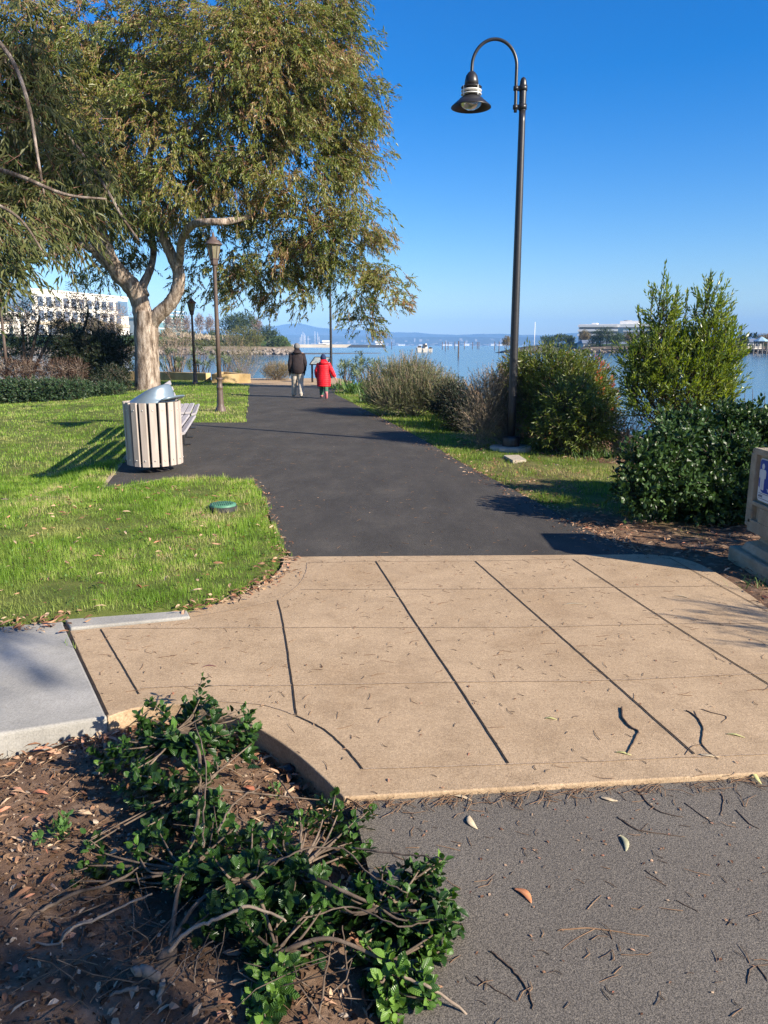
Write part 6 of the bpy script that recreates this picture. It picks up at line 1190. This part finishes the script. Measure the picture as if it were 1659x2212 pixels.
for _ in range(70):
    x = rng.uniform(640,1150); Y = rng.uniform(5350,5750); p = A(x,745,Y); w_ = rng.uniform(6,22); z0 = rng.uniform(12,45); tb.box((p.x,Y,z0-20),(p.x+w_,Y+w_,z0+6))
tag(tb.build('far_town', mat_n('town_wall',[(.3,(.16,.15,.14)),(.7,(.36,.34,.32))],.01)), kind='stuff')
# ================================================================== boats and piles in the water
alum = mat('boat_white',(.50,.47,.41),.45,.4); bdk = mat('boat_dark',(.05,.045,.04),.6)
def boat(label, px_, Y, w_, hull_h, cab, hm_):
    p = A(px_,758,Y); rt = empty('motor_boat',(p.x,Y,WATER),random.uniform(-.1,.1),label,'boat','moored boats in the bay'); L = w_*2.6
    v = []
    for y,sx,zb_,zt_ in ((0,.86,-.1,hull_h*.9),(L*.35,1,-.1,hull_h*.92),(L*.7,.75,-.05,hull_h),(L,.06,.15,hull_h*1.15)): v += [(-w_/2*sx*.8,y,zb_),(w_/2*sx*.8,y,zb_),(w_/2*sx,y,zt_),(-w_/2*sx,y,zt_)]
    MB().add(v,[(0,1,2,3),(15,14,13,12)]+[(4*i+j,4*i+(j+1)%4,4*i+4+(j+1)%4,4*i+4+j) for i in range(3) for j in range(4)]).build('hull', hm_, rt)
    if cab:
        c = MB().loft([((0,L*.35,hull_h*.8),w_*.46,L*.30),((0,L*.36,hull_h+.35),w_*.44,L*.28),((0,L*.37,hull_h+cab),w_*.34,L*.22)],4,False); c.v = [tuple(Matrix.Rotation(R(45),3,'Z')@Vector(p_)) if False else p_ for p_ in c.v]; c.build('cabin', alum, rt); MB().box((-w_*.28,L*.36-L*.29,hull_h+.3),(w_*.28,L*.36-L*.25,hull_h+cab*.75)).build('windscreen', bdk, rt)
    else: MB().box((-w_*.3,.5,hull_h*.8),(w_*.3,.7,hull_h+.5)).build('console', bdk, rt)
boat('left white open boat of the trio moored in the bay', 906.5, 282, 1.9, 1.75, 0, alum); boat('middle white cabin boat of the trio moored in the bay', 919, 283, 2.2, 1.5, 1.5, alum); boat('right low white boat of the trio moored in the bay', 929.5, 284, 1.6, 1.3, .0, alum)
pil = mat_n('mooring_pile_wood',[(.3,(.06,.045,.035)),(.7,(.14,.10,.08))],2)
pf = MB().tube([(0,0,-1.5),(0,0,2.6)],[.16,.13],8).build('mooring_pile', pil, None, (0,0,0), fix=False); first = True
for x,pyt,pyb,lab in ((962,738,757,'pile left of the second warehouse'),(955.5,739,754,'thin pile under the long warehouse'),(968,739,754,'pile just right of the long warehouse'),(982.5,738,754,'pile between the warehouses'),(990.5,737,770,'tallest nearest pile in open water'),(1003,738,753,'pile under the shorter warehouse'),(1021,739,752,'thin pile right of the shorter warehouse'),(1031,739,751,'left of the close pair of piles'),(1034.5,739,751,'right of the close pair of piles'),(1068.5,738,755,'pile left of the black lamp pole'),(1078,738,762,'dark pile nearest the black lamp pole'),(1091,739,752,'thin pile beside the rocky point'),(846,739,750,'lone pile just right of the breakwater')):
    Y = min((2.4)*FOC/(pyb-746), 560); p = A(x,750,Y); zt = gz(Y,pyt)
    o = pf if first else pf.copy()
    if not first: col.objects.link(o)
    first = False; o.location = (p.x,Y,WATER); o.scale = (max(1,Y/330),max(1,Y/330),(zt-WATER)/2.6); tag(o, 'wooden mooring '+lab, 'pile', 'mooring piles in the bay')
# birds resting on the sandbar
birdm = mat('dark_bird',(.05,.05,.05),.8)
for x,lab in ((768,'dark waterbird standing on the sandbar left of two others'),(775,'dark waterbird in the middle of the sandbar end'),(781,'dark waterbird at the thin tip of the sandbar')):
    p = A(x,760,240); m = MB().loft([((-.32,0,.38),.03,.03,tilt('Y',1.57)),((-.1,0,.42),.14,.12,tilt('Y',1.57)),((.15,0,.46),.13,.12,tilt('Y',1.57)),((.28,0,.56),.06,.06,tilt('Y',1.2)),((.34,0,.72),.06,.06,tilt('Y',1.2)),((.48,0,.74),.015,.015,tilt('Y',1.57))],8); m.tube([(0,.05,.35),(0,.05,0)],.02,5); m.tube([(.05,-.05,.35),(.05,-.05,0)],.02,5)
    o = m.build('waterbird', birdm, None, (p.x,240,WATER+.14)); tag(o, lab, 'bird', 'waterbirds on the sandbar')
# ================================================================== right far shore
# rocky point with a tree
pt = A(1093,757,258); pm_ = MB().loft([((pt.x+9,258,WATER-.3),14,5),((pt.x+9.5,258.5,WATER+1),9,3.4),((pt.x+11,259,WATER+2.0),5,2),((pt.x+13,259,WATER+2.5),2,1)],18); tag(pm_.build('rocky_point', mat_n('dark_rock',[(.3,(.03,.03,.03)),(.7,(.10,.09,.08))],.5,bscale=2,bstr=.8,bdist=.2)), kind='structure')
ftree('shore_tree','small round tree on the dark rocky point beside the black lamp pole',1094,728,752,10,259,tanl_,330,260,.4,'round','trees along the right far shore')
hotelw = mat_n('white_hotel_band',[(.3,(.74,.72,.69)),(.7,(.82,.80,.77))],.3)
hA, hB = A(1248,735,380), A(1420,735,366); hz0, hz1 = gz(330,748), gz(373,702); L, a = building_plane((hA.x,380),(hB.x,366))
ho_ = empty('hotel_building',(hA.x,380,0),a,'long white hotel with dark window bands behind trees on the right far shore','building')
MB().box((0,1,hz0),(L,22,hz1)).build('wall', hotelw, ho_)
for py0,py1 in ((711,707.5),(721,716.5),(731,726.5)): MB().box((.4,.75,gz(362,py0)),(L-.4,1.02,gz(362,py1))).build('window_band', glassd, ho_)
for py0,py1 in ((706.5,702),(716,711.5),(726,721.5)): MB().box((-.3,.1,gz(362,py0)),(L*.5,.74,gz(362,py1))).build('balcony', hotelw, ho_)
MB().box((L*.50,.4,gz(362,735)),(L*.57,.98,gz(362,708.5))).build('glass_stair', glassb, ho_); MB().box((L*.515,4,hz1),(L*.75,18,gz(362,694))).build('plant_room', hotelw, ho_); MB().box((L*.15,6,hz1),(L*.21,12,gz(362,697.5))).build('roof_box', hotelw, ho_)
MB().loft([((L*.6,8,gz(362,694)),2.2,2.2),((L*.6,8,gz(362,692.6)),1.8,1.8),((L*.6,8,gz(362,692)),.4,.4)],12).build('roof_vent', roofg, ho_)
slate = mat('blue_grey_roof',(.16,.19,.24),.6,.4); cream = mat_n('cream_wall',[(.3,(.62,.58,.50)),(.7,(.70,.66,.58))],.4)
def shed(label, x0, x1, pyb, pye, pyr, Y, d_, wallm=cream, roofm=slate, group='low buildings on the right far shore'):
    p0, p1 = A(x0,740,Y), A(x1,740,Y); o = empty('low_building',(p0.x,Y,0),0,label,'building',group); W = p1.x-p0.x; zb_, ze, zr_ = gz(Y,pyb), gz(Y,pye), gz(Y,pyr)
    MB().box((0,.5,zb_-1),(W,d_,ze)).build('wall',wallm,o); MB().add([(-.6,0,ze),(W+.6,0,ze),(W+.6,d_+.5,ze),(-.6,d_+.5,ze),(W*.06,d_/2,zr_),(W*.94,d_/2,zr_)],[(0,1,5,4),(2,3,4,5),(0,4,3),(1,2,5),(3,2,1,0)]).build('roof',roofm,o)
    n = max(2,int(W/3)); 
    for i in range(n): MB().box((W*(i+.25)/n,.3,zb_+.4),(W*(i+.7)/n,.52,ze-.5)).build('window',glassd,o)
shed('low building with a wide blue grey roof left of the shore trees',1262,1287,750,742,735,282,10); shed('cream low building behind the two big shore trees',1302,1338,752,745,737,288,9); shed('building with blue grey roof and dark windows right of the big shore trees',1337,1372,751,743,735.5,286,10); shed('blue roofed shed behind the tall shrub at the right',1376,1400,751,744,737,288,9)
shed('pale roofed house behind the gazebo at the right edge',1618,1648,750,739,732,235,9)
for i,(x,t,b_,w_,m,Y,shp,lab) in enumerate(((1205,722,748,24,cyp,300,'round','dark wide tree at the left end of the right far shore'),(1180,726,749,18,grn,300,'round','smaller dark tree left of the wide one on the right shore'),(1230,727,749,12,grn,300,'round','small dark tree nearest the hotel on its left'),(1262,712,746,12,tanl_,296,'round','brown tree before the left end of the hotel'),(1287,714,751,16,cyp,275,'cone','bushy dark conifer left of the big spreading tree'),(1309,708,752,19,cyp,272,'round','big spreading dark tree in front of the hotel'),(1334,722,752,19,grn,270,'wide','lower spreading tree right of the big dark tree'),(1358,722,750,13,tanl_,274,'round','brown leaved tree right of the spreading tree'),(1385,718,748,13,tanl_,300,'round','brown tree behind the tall shrub'),(1405,712,748,16,grn,300,'round','tree hidden behind the left leader of the tall shrub'),(1602,728,750,10,cyp,225,'round','dark rounded tree just right of the tall shrub'),(1655,722,750,24,tanl_,222,'round','brown rounded tree at the right edge beside the gazebo'))):
    ftree('shore_tree', lab, x, t, b_, w_, Y, m, 340+i, 420, .45, shp, 'trees along the right far shore')
def palm(label, px_, pyt, Y, seed):
    rng = np.random.default_rng(seed); t = A(px_,pyt,Y); b = A(px_,748,Y); rt = empty('palm_tree', b, 0, label, 'palm', 'palm trees on the right far shore'); H = t.z-b.z
    MB().tube([(0,0,-.5),(.15,0,H*.5),(0,0,H)],[.22,.17,.15],7).build('trunk',paleb,rt); n = 46; th = rng.uniform(0,6.28,n); el = rng.uniform(-.5,1.2,n); D = np.stack([np.cos(th)*np.cos(el),np.sin(th)*np.cos(el),np.sin(el)],-1); N = np.stack([-np.cos(th)*np.sin(el),-np.sin(th)*np.sin(el),np.cos(el)],-1); leaf_mesh('crown', np.tile([0,0,H],(n,1)), D, N, 1.5*rng.uniform(.8,1.1,n), .5, rng.random(n), 'strap', cyp, rt)
palm('left palm tree on the skyline by the right edge',1618,725,260,360); palm('right palm tree on the skyline by the right edge',1630,725,260,361)
# boardwalk on piles with rails along the right shore
bd = empty('boardwalk',(0,0,0),0,'dark timber boardwalk on piles along the right far shore','boardwalk'); dkt = mat_n('dark_timber',[(.3,(.035,.03,.028)),(.7,(.09,.075,.065))],2)
q0, q1, q2 = Vector((70,250,0)), Vector((98,240,0)), Vector((215,190,0)); ptsb = [q0,q1,(q1+q2)/2,q2]
dk = MB(); rl = MB(); n = 0
for p0,p1 in zip(ptsb[:-1],ptsb[1:]):
    u = Vector((0,0,1)); dk.bar(p0+Vector((0,0,.35)),p1+Vector((0,0,.35)),2.2,.35); 
    for z in (.95,1.3,1.62): rl.bar(p0+Vector((0,-1.1,z)),p1+Vector((0,-1.1,z)),.1,.12)
    k = int((p1-p0).length/3.4)
    for i in range(k):
        c = p0+(p1-p0)*(i+.5)/k+Vector((0,-.9,0)); MB().tube([c+Vector((0,0,WATER-1)),c+Vector((0,0,1.7))],.14,6).build('post', dkt, bd)
dk.build('deck', dkt, bd); rl.build('rail', dkt, bd)
greyp = mat('grey_post',(.16,.155,.15),.8); gzb = A(1648,752,196); ga = empty('gazebo',(gzb.x-.6,196,0),0,'small white posted gazebo with pointed roof on the boardwalk at the right edge','gazebo')
for sx in (-1.1,1.1):
    for sy in (-1.1,1.1): MB().box((sx-.10,sy-.10,-1.4),(sx+.10,sy+.10,2.6)).build('post',greyp,ga)
MB().lathe([(1.9,2.55),(1.9,2.7),(.15,3.7),(0,3.75)],8,smooth=False).build('roof',mat('blue_metal_roof',(.28,.42,.52),.5,.4),ga)
p = A(1154,745,320); mo = MB().tube([(p.x,320,WATER),(p.x,320,gz(320,698))],[.16,.10],6).build('flag_mast', wm_, fix=False); tag(mo,'slim white mast rising above the flowering shrub','mast')
